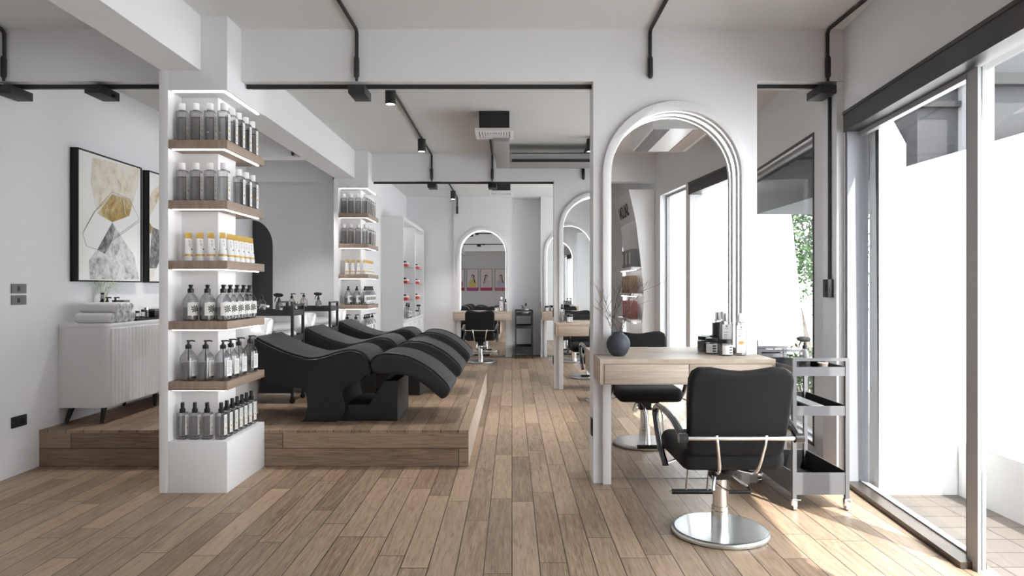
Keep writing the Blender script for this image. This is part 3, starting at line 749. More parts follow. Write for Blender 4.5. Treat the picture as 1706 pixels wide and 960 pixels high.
P_tr, P_pm, P_jr = make_trigger(), make_small_pump(), make_jar()
P_tl = make_tall('white', 'bottle'); P_tg = make_tall('brush', 'bottle_dark')
DZ = .8925
# things on the nearest desk
place(P_tl, (1.545, 4.635, DZ), 0, 'tall clear white-capped bottle with orange dot at the nearest desk  right end')
place(P_tg, (1.485, 4.752, DZ), 0, 'tall grey bottle with silver cap standing behind the clear one on the nearest desk')
place(P_jr, (1.447, 4.625, DZ), 0, 'black-lidded cream jar with white label beside the tall clear bottle')
place(P_jr, (1.388, 4.745, DZ), -.4, 'black-lidded cream jar at the left rear of the pair on the nearest desk')
# things on far desks
D2 = 9.12-4.72
place(P_sp, (.660, 9.0, DZ), 0, 'slim black-capped bottle at the left end of the second desk')
place(P_jr, (.755, 9.0, DZ), 0, 'white-labelled black-lidded jar on the second desk beside a slim bottle')
YD3 = BACK-.34
place(P_tl, (-.21, BACK-.12, DZ-.0), 0, 'tall white-capped bottle on the desk at the far end of the room')
place(P_jr, (-.30, BACK-.14, DZ), 0, 'black-lidded jar on the far end desk beside the tall bottle')
place(P_sp, (-.125, BACK-.13, DZ), 0, 'slim black-capped bottle at the right end of the far end desk')
place(P_jr, (.68, BACK-.12, DZ), 0, 'black-lidded jar on the farthest desk of the right-hand row')
place(P_jr, (.79, BACK-.12, DZ), 0, 'right-hand jar of two on the farthest desk of the right-hand row')
# black trolley tops
for i, (yy, w_) in enumerate([(6.51, 'nearer'), (7.82, 'farther')]):
    z = PZ+.822
    o1 = place(P_pm, (-2.50, yy-.07, z), pi, 'clear pump bottle with black band, left one on the %s black trolley' % w_)
    o2 = place(P_dp, (-2.385, yy+.0, z), pi, 'taller clear soap dispenser in the middle of the %s black trolley' % w_)
    o3 = place(P_tr, (-2.20, yy-.06, z), 0, 'dark trigger spray bottle at the right end of the %s black trolley' % w_)
    o2.scale = (.8, .8, .72)
t = thing('glass_tumbler', 'amber glass tumbler behind the spray bottle on the nearer black trolley', 'tumbler', (-2.10, 6.58, PZ+.822))
M['amberg'] = glassy('amber_glass', (.50, .42, .25), (.2, .15, .07), body=.2)
MB().lathe([(.026, 0), (.030, .004), (.036, .125), (.033, .125), (.027, .008), (0, .008)], seg=22).build('cup', M['amberg'], t)
MB().lathe([(.0, .009), (.026, .009), (.028, .05), (0, .05)], seg=20).build('contents', M['liquid'], t)
# trolley in the far recess
place(P_pm, (.21, 13.12, .822), 0, 'pump bottle on top of the black trolley in the far recess')
place(P_fl, (.27, 13.20, .822), -1.2, 'black flower-labelled bottle on the trolley in the far recess')
# grey trolley tops
place(P_tr, (1.955, 4.56, .822), 0, 'dark trigger spray bottle on the top tray of the near grey trolley')
place(P_tr, (1.765, 5.12, .822), 2.6, 'dark trigger spray bottle on the grey trolley behind the pier')
t = thing('acrylic_box', 'clear acrylic box on the top tray of the near grey trolley', 'box', (1.90, 4.37, .822))
MB().box(-.04, .04, -.05, .05, 0, .004).box(-.04, -.037, -.05, .05, .004, .075).box(.037, .04, -.05, .05, .004, .075).box(-.037, .037, -.05, -.047, .004, .075).box(-.037, .037, .047, .05, .004, .075).build('shell', M['acryl'], t)
MB().box(-.041, .041, -.051, .051, .0755, .079, bev=.001).build('lid', M['acryl'], t)
t = thing('tea_light_glass', 'faceted glass candle cup with pale wax on the near grey trolley', 'candle holder', (1.985, 4.36, .822))
MB().lathe([(.030, 0), (.034, .003), (.040, .05), (.036, .078), (.033, .078), (.034, .05), (.028, .008), (0, .008)], seg=10).build('cup', M['acryl'], t)
M['wax'] = mat('pale_wax', (.72, .62, .50), .6)
MB().lathe([(0, .009), (.027, .009), (.033, .05), (0, .052)], seg=14).build('wax', M['wax'], t)
t = thing('sorting_box', 'flat grey organiser box lying in the middle tray of the near grey trolley', 'box', (1.90, 4.45, .583))
MB().box(-.05, .05, -.2, .2, 0, .03, bev=.003).build('case', M['trolleyg'], t); MB().box(-.045, .045, -.195, .195, .0302, .034).build('lid', M['frame'], t)
# vase with twigs
t = thing('vase', 'round blue-grey stoneware vase on the left end of the nearest desk', 'vase', (.716, 4.60, DZ))
prof = [(.034, 0), (.042, .003), (.060, .022), (.076, .055), (.080, .080), (.076, .105), (.060, .132), (.040, .146), (.034, .150), (.033, .160), (.037, .164), (.034, .165), (.029, .158), (.030, .148), (.0, .140)]
MB().lathe(prof, seg=36).build('pot', M['vase'], t, ang=60)
tw = thing('dry_twigs', 'bare brown twigs branching up out of the round vase', 'twigs', (.716, 4.60, DZ+.15))
mb = MB(); rr = random.Random(11)
def twig(p, d, L, r, n):
    pts = [Vector(p)]; q = Vector(p); dd = Vector(d).normalized()
    for i in range(5):
        dd = (dd+Vector((rr.uniform(-.22, .22), rr.uniform(-.12, .12), rr.uniform(-.1, .18)))).normalized(); q = q+dd*L/5
        if q.y > .055: q.y = .055; 
        pts.append(q.copy())
    mb.tube(pts, [r*(1-.14*i) for i in range(6)], 5)
    if n > 0:
        for k in range(3 if n > 1 else 2):
            i = rr.choice((1, 2, 3, 4)); s_ = rr.choice((-1, 1))
            twig(pts[i], dd+Vector((s_*rr.uniform(.4, .9), rr.uniform(-.35, .1), rr.uniform(-.1, .3))), L*rr.uniform(.4, .62), r*.6, n-1)
for dx, L in [(-.55, .30), (-.32, .34), (-.1, .36), (.1, .42), (.35, .40), (.6, .36), (-.75, .22)]:
    twig((dx*.02, 0, -.02), (dx, rr.uniform(-.2, .0), 1), L, .0022, 2)
mb.build('stems', M['twig'], tw)

# ------------------------------------------------------------------ desks
def make_desk(loc, rz, label, plain=False):
    # origin: floor point on the pier face at the arch centre; the desk projects towards -Y
    t = thing('styling_desk', label, 'desk', loc, rz)
    x0, x1 = -.563, .563; zb, zt = .7295, .8925; f = -.337
    if plain: mb = MB().box(x0, x1, f, -.001, zb, zt-.0221)
    else: mb = MB().prism([(x0, f), (x1, f), (x1, -.001), (RO+.001, -.001), (RO+.001, -.0345), (-RO-.001, -.0345), (-RO-.001, -.001), (x0, -.001)], 'Z', zb, zt-.0221)
    mb.build('body', M['desk'], t)
    if plain:
        mb = MB().box(x0-.001, x1+.001, f-.001, -.001, zb+.1409, zt)
    else: mb = MB().prism([(x0-.001, f-.001), (x1+.001, f-.001), (x1+.001, -.001), (RO+.001, -.001), (RO+.001, -.0345), (RI-.002, -.0345), (RI-.002, .117), (-RI+.002, .117), (-RI+.002, -.0345), (-RO-.001, -.0345), (-RO-.001, -.001), (x0-.001, -.001)], 'Z', zt-.022, zt)
    mb.build('desktop', M['desktop'], t)
    for a, b in ((x0+.028, .004), (.010, x1-.022)):
        MB().box(a-.002, b+.002, f-.0012, f-.0002, zb+.004, zt-.030).build('drawer_gap', M['brown'], t)
        MB().box(a, b, f-.006, f-.0013, zb+.006, zt-.033, bev=.001).build('drawer', M['desk'], t)
    return t
make_desk((AXC, 4.72, 0), 0, 'pale wood styling desk with two drawers under the large near mirror')
make_desk((AXC, 4.93, 0), pi, 'pale wood styling desk on the back of the nearest pier', True)
make_desk((AXC, 9.12, 0), 0, 'pale wood styling desk at the second mirror pier')
make_desk((AXC, BACK, 0), 0, 'farthest pale wood desk of the right-hand row')
make_desk((-.57, BACK, 0), 0, 'pale wood desk below the arched mirror at the far end')

# ------------------------------------------------------------------ styling chair (origin floor, faces +Y)
def make_chair():
    t = thing('styling_chair', 'x', 'chair')
    MB().lathe([(.258, 0), (.264, .006), (.264, .018), (.258, .026), (.252, .028)], seg=64).lathe([(.2515, .0275), (.2515, .0278), (0, .034)], seg=64).build('base_plate', M['brush'], t)
    MB().lathe([(.0455, .033), (.0455, .125), (.043, .128), (.043, .150), (.0375, .152), (.0375, .335), (0, .335)], seg=28).build('hydraulic_column', M['chrome'], t)
    MB().box(-.052, .052, -.045, .045, .300, .372, bev=.008).box(-.10, .10, -.13, .13, .372, .400, bev=.006).box(-.03, .03, -.16, -.04, .36, .385, bev=.004).build('lift_block', M['blackp'], t)
    # seat
    def rr_poly(hx, y0, y1, r, n=6):
        pts = []
        for cx_, cy_, a0 in ((hx-r, y1-r, 0), (-hx+r, y1-r, pi/2), (-hx+r, y0+r, pi), (hx-r, y0+r, 1.5*pi)):
            for i in range(n+1): a = a0+pi/2*i/n; pts.append((cx_+r*cos(a), cy_+r*sin(a)))
        return pts
    mb = MB(); mb.prism(rr_poly(.270, -.26, .29, .06), 'Z', .402, .520, bev=.045, seg=5); mb.build('seat', M['fabric'], t, ang=50)
    # back
    pts = [(-.243, .515), (-.252, .62), (-.262, .80), (-.262, .905), (-.248, .945), (-.215, .966), (-.15, .966), (-.06, .950), (0, .946), (.06, .950), (.15, .966), (.215, .966), (.248, .945), (.262, .905), (.262, .80), (.252, .62), (.243, .515), (.225, .497), (-.225, .497)]
    T = Matrix.Translation((0, -.235, .44)) @ Matrix.Rotation(radians(14), 4, 'X') @ Matrix.Translation((0, 0, -.44))
    def curve(p): return p
    mb = MB(); mb.prism(pts, 'Y', -.035, .035, bev=.024, seg=4, M=T); mb.build('backrest', M['fabric'], t, ang=50)
    MB().tube([T @ Vector((x*.985, -.014, z*.999)) for x, z in pts[1:16]], .0035, 6).build('back_piping', M['blackp'], t)
    # back bar, struts
    yb_ = -.355
    MB().cyl((-.30, yb_, .598), (.30, yb_, .598), .0115, 14).build('back_bar', M['chrome'], t)
    for s in (-1, 1):
        MB().tube([tuple(v) for v in catmull([(s*.125, yb_, .612), (s*.118, yb_-.002, .56), (s*.100, -.325, .45), (s*.092, -.28, .405), (s*.075, -.20, .392), (s*.04, -.12, .388)], 5)], .0085, 10).build('back_strut', M['chrome'], t)
        pts2 = [(-.340, .598), (-.30, .618), (-.22, .646), (-.11, .668), (.05, .676), (.17, .668), (.235, .640), (.235, .595), (.18, .515), (.09, .435), (.0, .385), (-.012, .372)]
        c2 = catmull([(s*(.292+.012*min(1, max(0, (p[0]+.34)/.4))), p[0], p[1]) for p in pts2], 5)
        n = len(c2); arm = MB()
        arm.tube([tuple(v) for v in c2], [.0175 if i < n*.62 else .0155 for i in range(n)], 12, sx=1.15)
        arm.cyl((s*.268, -.35, .598), (s*.312, -.35, .598), .024, 16)
        ao = arm.build('armrest', M['armr'], t)
        MB().cyl((s*.24, 0.0, .405), (s*.296, -.004, .385), .006, 8).build('arm_bolt', M['chrome'], ao)
    # footrest
    fr = MB()
    for s in (-1, 1): fr.tube([(s*.065, .20, .395), (s*.065, .30, .385), (s*.065, .40, .33), (s*.065, .473, .085)], .0075, 10)
    fr.cyl((-.165, .473, .085), (.165, .473, .085), .009, 12)
    fo = fr.build('footrest', M['chrome'], t)
    MB().cyl((-.152, .473, .085), (.152, .473, .085), .0165, 14).build('footrest_grip', M['blackp'], fo)
    MB().tube([(-.05, -.045, .325), (-.06, -.10, .30), (.005, -.165, .272), (.11, -.165, .272), (.115, -.10, .285), (.052, -.02, .325)], .0055, 8).build('foot_lever', M['chrome'], t)
    MB().tube([(.000, -.165, .272), (.108, -.166, .272), (.116, -.120, .281)], .0105, 10).build('lever_grip', M['blackp'], t)
    MB().tube([(-.06, -.10, .335), (-.075, -.135, .27)], .009, 8).build('lever_catch', M['brush'], t)
    return t
pch = make_chair()
for loc, lb in [((1.147, 3.77, 0), 'black styling chair nearest the camera, facing the large arched mirror'),
                ((1.147, 5.89, 0), 'black styling chair behind the nearest pier, facing back towards it'),
                ((1.147, 8.17, 0), 'black styling chair at the second mirror pier, mostly behind the first pier'),
                ((-.571, 12.43, 0), 'black styling chair facing the arched mirror at the far end')]:
    place(pch, loc, pi if 5 < loc[1] < 6 else 0, lb, 'black hydraulic styling chairs')

# ------------------------------------------------------------------ left wall: cabinet, paintings, switches, towels
t = thing('sideboard', 'low white fluted sideboard on black legs against the left wall', 'cabinet', (XL, 5.38, PZ+.003))
dX, LY, z0, z1 = .375, 1.62, .126, .79
r = .05
def rcorner(x1, y0, y1, r, n=6):
    return [(.002, y0)]+[(x1-r+r*sin(pi/2*i/n), y0+r-r*cos(pi/2*i/n)) for i in range(n+1)]+[(x1-r+r*cos(pi/2*i/n), y1-r+r*sin(pi/2*i/n)) for i in range(n+1)]+[(.002, y1)]
MB().prism(rcorner(dX, 0, LY, r), 'Z', z0, z1-.0305).build('carcass', M['unit'], t)
MB().prism(rcorner(dX+.004, -.004, LY+.004, r), 'Z', z1-.03, z1, bev=.004).build('cabinet_top', M['unit'], t)
nd = 3; dw = (LY-.10)/nd
for k_ in range(nd):
    d0 = .05+k_*dw+.003; d1 = .05+(k_+1)*dw-.003; nf = 10; fw = (d1-d0)/nf; pts = [(dX+.0012, d0)]
    for i in range(nf):
        a = d0+i*fw; pts += [(dX+.004, a+.001), (dX+.013, a+fw*.22), (dX+.013, a+fw*.78), (dX+.004, a+fw-.001)]
    pts += [(dX+.0012, d1)]
    MB().prism(pts, 'Z', z0+.012, z1-.045).build('door', M['unit'], t)
for y in (.08, .85, LY-.08):
    for x in (.06, dX-.06):
        dx = -.03 if x < .1 else .0
        MB().tube([(x, y, z0), (x+dx*.9, y+(-.035 if y < .5 else .03 if y > 1.2 else 0), 0)], [.022, .012], 10).build('leg', M['blackp'], t)
def towel(loc, rz, label, L=.29, r=.044, group='rolled white towels'):
    t = thing('rolled_towel', label, 'towel', loc, rz, group=group)
    n = 24
    mb = MB(); prof = [(-L/2+.001, r*.86), (-L/2+.012, r*.98), (-L/2+.03, r), (L/2-.03, r), (L/2-.012, r*.98), (L/2-.001, r*.86)]
    rings = [[mb.bm.verts.new((x, q*cos(2*pi*k/n), r+q*.96*sin(2*pi*k/n))) for k in range(n)] for x, q in prof]
    for i in range(len(rings)-1):
        for k in range(n): mb.bm.faces.new((rings[i][k], rings[i][(k+1) % n], rings[i+1][(k+1) % n], rings[i+1][k]))
    mb.bm.faces.new(rings[0][::-1]); mb.bm.faces.new(rings[-1])
    bmesh.ops.recalc_face_normals(mb.bm, faces=mb.bm.faces)
    mb.build('roll', M['towel'], t)
    for sx in (-1, 1):
        mb = MB()
        for rs_ in (0,):
            pts = [(sx*(L/2+.0005), q*cos(a), r+q*.96*sin(a)) for i in range(60) for a in [i*.33] for q in [r*.84*(1-i/62)]]
            mb.tube(pts, .0020, 5)
        mb.build('spiral_fold', M['towelg'], t)
    return t
TZ = PZ+z1+.001
ty = [5.47+.094*i for i in range(4)]
for i, y in enumerate(ty): towel((XL+.16+.075, y, TZ), 0, 'rolled white towel, %s from the left in the bottom row on the sideboard' % ORD[i], group='rolled towels on the sideboard')
for i in range(3): towel((XL+.165+.08, 5.517+.094*i, TZ+.080), 0, 'rolled white towel, %s from the left in the top row on the sideboard' % ORD[i], group='rolled towels on the sideboard')
towel((XL+.20, 6.62, TZ+.02), 0, 'rolled white towel farther along the sideboard on a folded one', L=.26)
t = tag(MB().box(-.13, .13, -.1, .1, 0, .018, bev=.006).build('folded_towel', M['towel'], loc=(XL+.20, 6.62, TZ)), 'folded white towel lying flat under a rolled one on the sideboard', 'towel')
# tray set
t = thing('serving_tray', 'black tray holding small boxes and bottles on the sideboard', 'tray', (XL+.22, 6.12, TZ))
MB().box(-.14, .14, -.27, .27, 0, .008).box(-.14, -.134, -.27, .27, .008, .022).box(.134, .14, -.27, .27, .008, .022).box(-.134, .134, -.27, -.264, .008, .022).box(-.134, .134, .264, .27, .008, .022).build('tray_body', M['blackp'], t)
def blackbox(x, y, w_, d_, h_, label):
    b = thing('black_box', label, 'box', (x, y, TZ+.009)); MB().box(-w_/2, w_/2, -d_/2, d_/2, 0, h_*.78, bev=.002).build('box_body', M['blackp'], b); MB().box(-w_/2-.001, w_/2+.001, -d_/2-.001, d_/2+.001, h_*.785, h_, bev=.002).build('lid', M['grey_box'], b); return b
blackbox(XL+.15, 5.98, .10, .10, .17, 'tall black box standing at the near end of the tray')
blackbox(XL+.29, 6.25, .09, .12, .085, 'low black box near the far end of the tray')
for i, (x, y, h_) in enumerate([(.29, 5.99, .075), (.30, 6.065, .085), (.29, 6.135, .10)]):
    b = thing('cosmetic_jar', ['short clear jar at the near end of the tray', 'small clear jar in the middle of the three on the tray', 'tallest small jar of the three on the tray'][i], 'jar', (XL+x, y, TZ+.009), group='small jars on the black tray')
    MB().lathe([(.018, 0), (.020, .002), (.020, h_*.72), (.016, h_*.75)], seg=16).build('body', M['bottle'], b); MB().lathe([(.017, h_*.76), (.018, h_*.77), (.018, h_), (0, h_)], seg=14).build('lid', M['blackp'] if i < 2 else M['brush'], b)
def darkpump(x, y, label):
    b = thing('pump_bottle', label, 'bottle', (x, y, TZ+.0005), 0, group='small black pump bottles on the sideboard')
    MB().lathe([(.024, 0), (.026, .003), (.026, .13), (.014, .145), (.012, .155)], seg=18).build('body', M['blackp'], b)
    pump_long(MB(), .150, .035, rr=.013).build('pump', M['blackp'], b); return b
darkpump(XL+.20, 5.81, 'slim black pump bottle on the sideboard just behind the stacked towels'); darkpump(XL+.13, 5.81, 'slim black pump bottle nearer the wall behind the stacked towels')
t = thing('bud_vase', 'dark tapered bottle vase on the sideboard behind the towels', 'vase', (XL+.07, 5.84, TZ))
MB().lathe([(.036, 0), (.040, .004), (.030, .10), (.016, .175), (.012, .19), (.012, .235), (.018, .245), (.014, .245), (.009, .235), (0, .15)], seg=24).build('vase_body', M['blackp'], t)
MB().lathe([(.0135, .192), (.0135, .228)], seg=20).build('neck_band', M['frame'], t)
s = thing('flower_sprig', 'airy pale green sprig standing in the dark bottle vase', 'flowers', (XL+.07, 5.84, TZ+.18))
mb = MB(); mb2 = MB(); rr = random.Random(5)
for k_ in range(26):
    a = rr.uniform(0, 2*pi); e_ = rr.uniform(.2, 1.25); L = rr.uniform(.12, .26); d = Vector((cos(a)*sin(e_), sin(a)*sin(e_), cos(e_)+.25)).normalized()
    if d.x < 0: d.x *= .25
    mb.tube([(0, 0, -.04), tuple(d*L*.5+Vector((0, 0, .04))), tuple(d*L)], .0009, 4)
    for j in range(7):
        p = d*L*rr.uniform(.65, 1.05)+Vector((rr.uniform(-.02, .02), rr.uniform(-.02, .02), rr.uniform(-.02, .02)))
        leaves(mb2, p, .012, 2, .006, rr)
mb.build('stems', M['sprig'], s); mb2.build('blossoms', M['sprig'], s)
# paintings
def painting(y0, y1, label, shapes, lines_):
    t = thing('framed_painting', label, 'painting', (XL, 0, 0))
    zb, zt = 1.403, 2.49; fr = .012; d = .065
    mb = MB().box(.001, d, y0, y0+fr, zb, zt).box(.001, d, y1-fr, y1, zb, zt).box(.001, d, y0+fr, y1-fr, zb, zb+fr).box(.001, d, y0+fr, y1-fr, zt-fr, zt)
    mb.build('picture_frame', M['frameb'], t)
    mats = [M['canvas'], M['art_gold'], M['art_goldd'], M['art_grey'], M['art_dark'], M['ink'], M['label']]
    mb = MB().box(.002, d-.008, y0+fr, y1-fr, zb+fr, zt-fr)
    def Q(p):   # zoomed-photo coords -> canvas
        px, py = p[0]/3.2, 200+p[1]/3.2; Y = (XL+d-.008)*1137.3/(px-853.5); return Y, 1.35-(py-480)*Y/1137.3
    for i, (pts, mi) in enumerate(shapes):
        q = []
        for p in pts:
            Y, Z = Q(p); q.append((min(max(Y, y0+fr+.002), y1-fr-.002), min(max(Z, zb+fr+.002), zt-fr-.002)))
        mb.prism(q, 'X', d-.0075+.0004*i, d-.0072+.0004*i, mi=mi)
    for pts, r_, mi in lines_:
        q = [(d-.004, *Q(p)) for p in pts]; mb.tube(q, r_, 5, mi=mi)
    mb.build('canvas', mats, t)
painting(5.52, 6.474, 'large black-framed abstract painting with gold and grey shapes, the nearer one',
    [([(495, 200), (752, 262), (740, 330), (690, 512), (600, 545), (522, 500), (484, 330)], 1), ([(600, 400), (692, 425), (705, 450), (690, 512), (600, 545), (522, 500), (560, 450)], 2),
     ([(600, 546), (665, 650), (715, 720), (742, 850), (480, 850), (475, 750), (520, 690)], 3), ([(600, 546), (520, 692), (560, 715), (600, 640), (612, 580)], 4)],
    [([(600, 398), (690, 422), (742, 530), (520, 692), (460, 672), (440, 605), (505, 490), (600, 398)], .0011, 5), ([(598, 384), (690, 420)], .0010, 5), ([(598, 384), (500, 490), (440, 605)], .0010, 5), ([(742, 542), (528, 694)], .0010, 5), ([(655, 420), (668, 500)], .004, 6), ([(600, 660), (605, 790)], .003, 6)])
painting(6.60, 7.55, 'black-framed abstract painting half hidden behind the near display column',
    [([(785, 520), (850, 420), (850, 345), (815, 375), (795, 420)], 1), ([(786, 540), (812, 570), (806, 605), (785, 600)], 2), ([(812, 570), (900, 610), (835, 792), (785, 790)], 4), ([(790, 855), (802, 800), (828, 792), (818, 858)], 1)], [])
# switches and socket
def wallplate(y0, y1, z0, z1, label, name='light_switch', n=1):
    t = thing(name, label, 'switch' if n else 'socket', (XL, (y0+y1)/2, (z0+z1)/2))
    hw, hh = (y1-y0)/2, (z1-z0)/2
    MB().box(.0005, .010, -hw, hw, -hh, hh, bev=.003).build('plate', M['grey_box'] if n else M['track'], t)
    if n: MB().box(.0102, .0125, -hw*.30, hw*.05, -hh*.5, hh*.5, bev=.001).build('rocker', M['blackp'], t)
    else: MB().box(.0102, .0115, -hw*.6, -hw*.1, -hh*.5, hh*.5).box(.0102, .0115, hw*.1, hw*.6, -hh*.5, hh*.5).build('socket_slots', M['blackp'], t)
wallplate(4.868, 5.015, 1.311, 1.380, 'upper dark light switch on the left wall'); wallplate(4.868, 5.015, 1.228, 1.297, 'lower dark light switch on the left wall')
wallplate(4.868, 5.020, .345, .425, 'dark power socket low on the left wall', 'power_socket', 0)
def plate2(loc, label):
    t = thing('power_socket', label, 'socket', loc); MB().box(-.010, -.0005, -.04, .04, -.06, .06, bev=.003).build('plate', M['track'], t); MB().box(-.0125, -.0102, -.02, .02, -.03, .03).build('socket_slots', M['blackp'], t)
plate2((PX0, 4.78, .38), 'small black socket low on the side of the nearest mirror pier')
plate2((PX0, 9.22, 1.02), 'small black switch on the side of the second pier above desk height')
plate2((PX0, 9.22, .38), 'small black socket low on the side of the second pier')
plate2((PX0, 13.46, 1.02), 'small black switch on the side of the farthest pier')
# dark arched doorway on the far washing-area wall
t = thing('arched_niche', 'dark half-arch panel in the corner of the washing area', 'panel', (XL, 9.4, 0))
pts = [(.012, PZ), (.29, PZ), (.29, 1.92)]+[(.012+.278*cos(a), 1.92+.36*sin(a)) for a in [pi/2*i/14 for i in range(1, 15)]]
MB().prism(pts, 'Y', -.02, -.002).build('panel_face', M['header'], t)
MB().prism([(.29, PZ), (.30, PZ), (.30, 1.92)]+[(.012+.288*cos(a), 1.92+.37*sin(a)) for a in [pi/2*i/14 for i in range(1, 15)]]+[(.012+.278*cos(a), 1.92+.36*sin(a)) for a in [pi/2*i/14 for i in range(14, -1, -1)]], 'Y', -.024, -.002).build('panel_trim', M['unit'], t)

# rolled towels on the black trolleys
for yy, w_ in [(6.51, 'nearer'), (7.82, 'farther')]:
    towel((-2.17, yy+.0, PZ+.582), 1.1, 'rolled white towel lying lower on the %s black trolley' % w_, L=.24, r=.042, group='towels on the black trolleys')
    towel((-2.215, yy+.0, PZ+.666), 1.1, 'rolled white towel lying on top of another on the %s black trolley' % w_, L=.24, r=.044, group='towels on the black trolleys')

# ------------------------------------------------------------------ tall display cabinet at the back left
t = thing('display_cabinet', 'tall white open display cabinet with two bays at the back left', 'cabinet', (-2.07, 10.83, 0))
D, CL, CH = .346, BACK-10.83-.01, 2.49; c = .03
mb = MB().box(.001, D, 0, c, 0, CH).box(.001, D, CL-c, CL, 0, CH).box(.001, D, c, CL-c, CH-.06, CH).box(.001, .02, c, CL-c, .83, CH-.06).box(.02, D, 1.33, 1.33+c, .83, CH-.06).box(.001, D-.022, c, CL-c, .05, .80)
mb.build('carcass', M['unit'], t)
MB().box(.001, D+.004, c, CL-c, .801, .829).build('counter', M['unit'], t)
for y0, y1 in ((c+.003, .67), (.675, 1.33), (1.335, 1.95), (1.955, CL-c-.003)): 
    d = MB().box(D-.021, D-.001, y0, y1, .055, .795, bev=.002).build('door', M['unit'], t); MB().box(D-.001, D+.008, y1-.10, y1-.03, .74, .752).build('door_handle', M['chrome'], d)
MB().box(.05, .065, c+.05, 1.28, CH-.075, CH-.065).box(.05, .065, 1.42, CL-c-.05, CH-.075, CH-.065).build('led_strip', M['ledsoft'], t)
for z in (1.14, 1.42, 1.70):
    for a, b in ((c, 1.33), (1.36, CL-c)): MB().box(.02, D-.03, a+.001, b-.001, z, z+.008).build('glass_shelf', M['acryl'], t)
M['red'] = mat('red_print', (.62, .06, .05), .5); 
k_ = 0
for z, wz in ((1.148, 'lowest'), (1.428, 'middle'), (1.708, 'upper')):
    for yy, wb in ((.72, 'nearer'), (2.10, 'farther')):
        b = thing('product_box', 'small red and white box on the %s glass shelf of the %s bay' % (wz, wb), 'box', (-2.07+.262, 10.83+yy, z), group='red and white boxes in the display cabinet')
        MB().box(-.05, .05, -.09, .09, 0, .045, mi=0).box(-.05, .05, -.09, .09, .045, .07, mi=1).build('box_body', [M['red'], M['white']], b)
        MB().lathe([(.025, .0705), (.025, .095), (0, .095)], (0, -.04, 0), seg=12).build('lid', M['blackp'], b); k_ += 1
place(P_dp, (-1.79, 11.60, .8295), 0, 'soap dispenser on the counter of the white display cabinet'); place(P_fl, (-1.79, 11.85, .8295), -.9, 'pump bottle beside the dispenser on the display cabinet counter')
place(P_tr, (-1.78, 13.05, .8295), 0, 'dark spray bottle in the farther bay of the display cabinet'); place(P_jr, (-1.79, 12.80, .8295), 0, 'jar in the farther bay of the display cabinet')

# ------------------------------------------------------------------ ceiling services
def rail(x0, x1, y, label):
    t = thing('lighting_rail', label, 'rail', (0, y, 0), group='black rails under the beams'); MB().box(x0, x1, -.0125, .0125, BB-.026, BB-.0005).build('rail_body', M['track'], t)
    MB().box(x0-.004, x0, -.014, .014, BB-.028, BB-.0005).box(x1, x1+.004, -.014, .014, BB-.028, BB-.0005).build('end_cap', M['blackp'], t)
rail(-1.86, .555, 4.81, 'long black rail under the near beam between column and pier')
rail(1.70, 2.235, 4.81, 'short black rail under the near beam right of the pier')
rail(XL+.01, -2.335, 4.81, 'black rail under the near beam left of the display column')
rail(-1.86, .555, 9.21, 'thin black rail under the second beam down the room')
def conduit(x, by, y0, label, box=True, down=0, boxw=.115):
    # runs along the ceiling towards the beam face at y=by, then down the face
    t = thing('cable_conduit', label, 'conduit', (x, by, 0), group='black ceiling conduits')
    r = .0125
    c = [(0, y0-by, H-r-.001), (0, -.05, H-r-.001), (0, -.032, H-r-.006), (0, -r-.002, H-.035), (0, -r-.001, BB+.15)]
    MB().tube(c, r, 10).build('pipe', M['track'], t)
    MB().tube([(0, -.020, BB+.165), (0, -.020, BB+.15), (0, -.021, BB+.03), (0, -.021, BB+.015)], [.014, .019, .019, .012], 8).build('coupling', M['track'], t)
    if box:
        MB().tube([(0, -.02, BB+.02), (0, -.02, BB-.004)], .010, 8).build('elbow', M['track'], t)
        MB().box(-boxw/2, boxw/2, -.03, .19, BB-.090, BB-.030, bev=.004).build('junction_box', M['track'], t)
    return t
c1 = conduit(-1.07, 4.72, .7, 'black conduit dropping to a junction box on the near beam left of centre')
conduit(.952, 4.72, .7, 'black conduit ending above the nearest arched mirror', box=False)
conduit(2.175, 4.72, .7, 'black conduit with junction box in the near right corner')
conduit(-3.50, 4.72, 2.0, 'black conduit with junction box in the near left corner')
conduit(-1.07, 9.12, 5.1, 'black conduit with spotlights running to the second beam')
conduit(.952, 9.12, 5.1, 'black conduit reaching the second beam above the second mirror', box=False)
conduit(-.262, 9.12, 7.3, 'black conduit from the ceiling diffuser down the second beam')
conduit(-1.07, BACK, 9.4, 'black conduit with spotlight in the farthest bay', box=False)
conduit(-2.39, 9.2, 7.7, 'black conduit on the far beam of the washing area', box=False)
conduit(-2.39, 7.465, 5.2, 'black conduit on the middle beam of the washing area', box=False)
t = thing('junction_box', 'black junction box under the near beam left of the display column', 'box', (-2.88, 4.72, 0))
MB().box(-.06, .06, -.03, .19, BB-.090, BB-.030, bev=.004).build('box_body', M['track'], t); MB().cyl((.06, .10, BB-.075), (.085, .10, BB-.075), .014, 10).build('cable_gland', M['blackp'], t)
t = thing('switch_box', 'black switch box at the end of the vertical conduit in the right corner', 'switch', (2.232, 4.80, 1.346))
MB().box(-.030, .012, -.04, .04, -.062, .065, bev=.004).build('box_body', M['track'], t); MB().box(-.034, -.0305, -.008, .008, -.02, .02).cyl((-.010, -.0405, 0), (-.010, -.045, 0), .008).build('rocker', M['blackp'], t)
MB().cyl((0, 0, .065), (0, 0, BB-.09-1.346), .011, 10).build('pipe', M['track'], t)
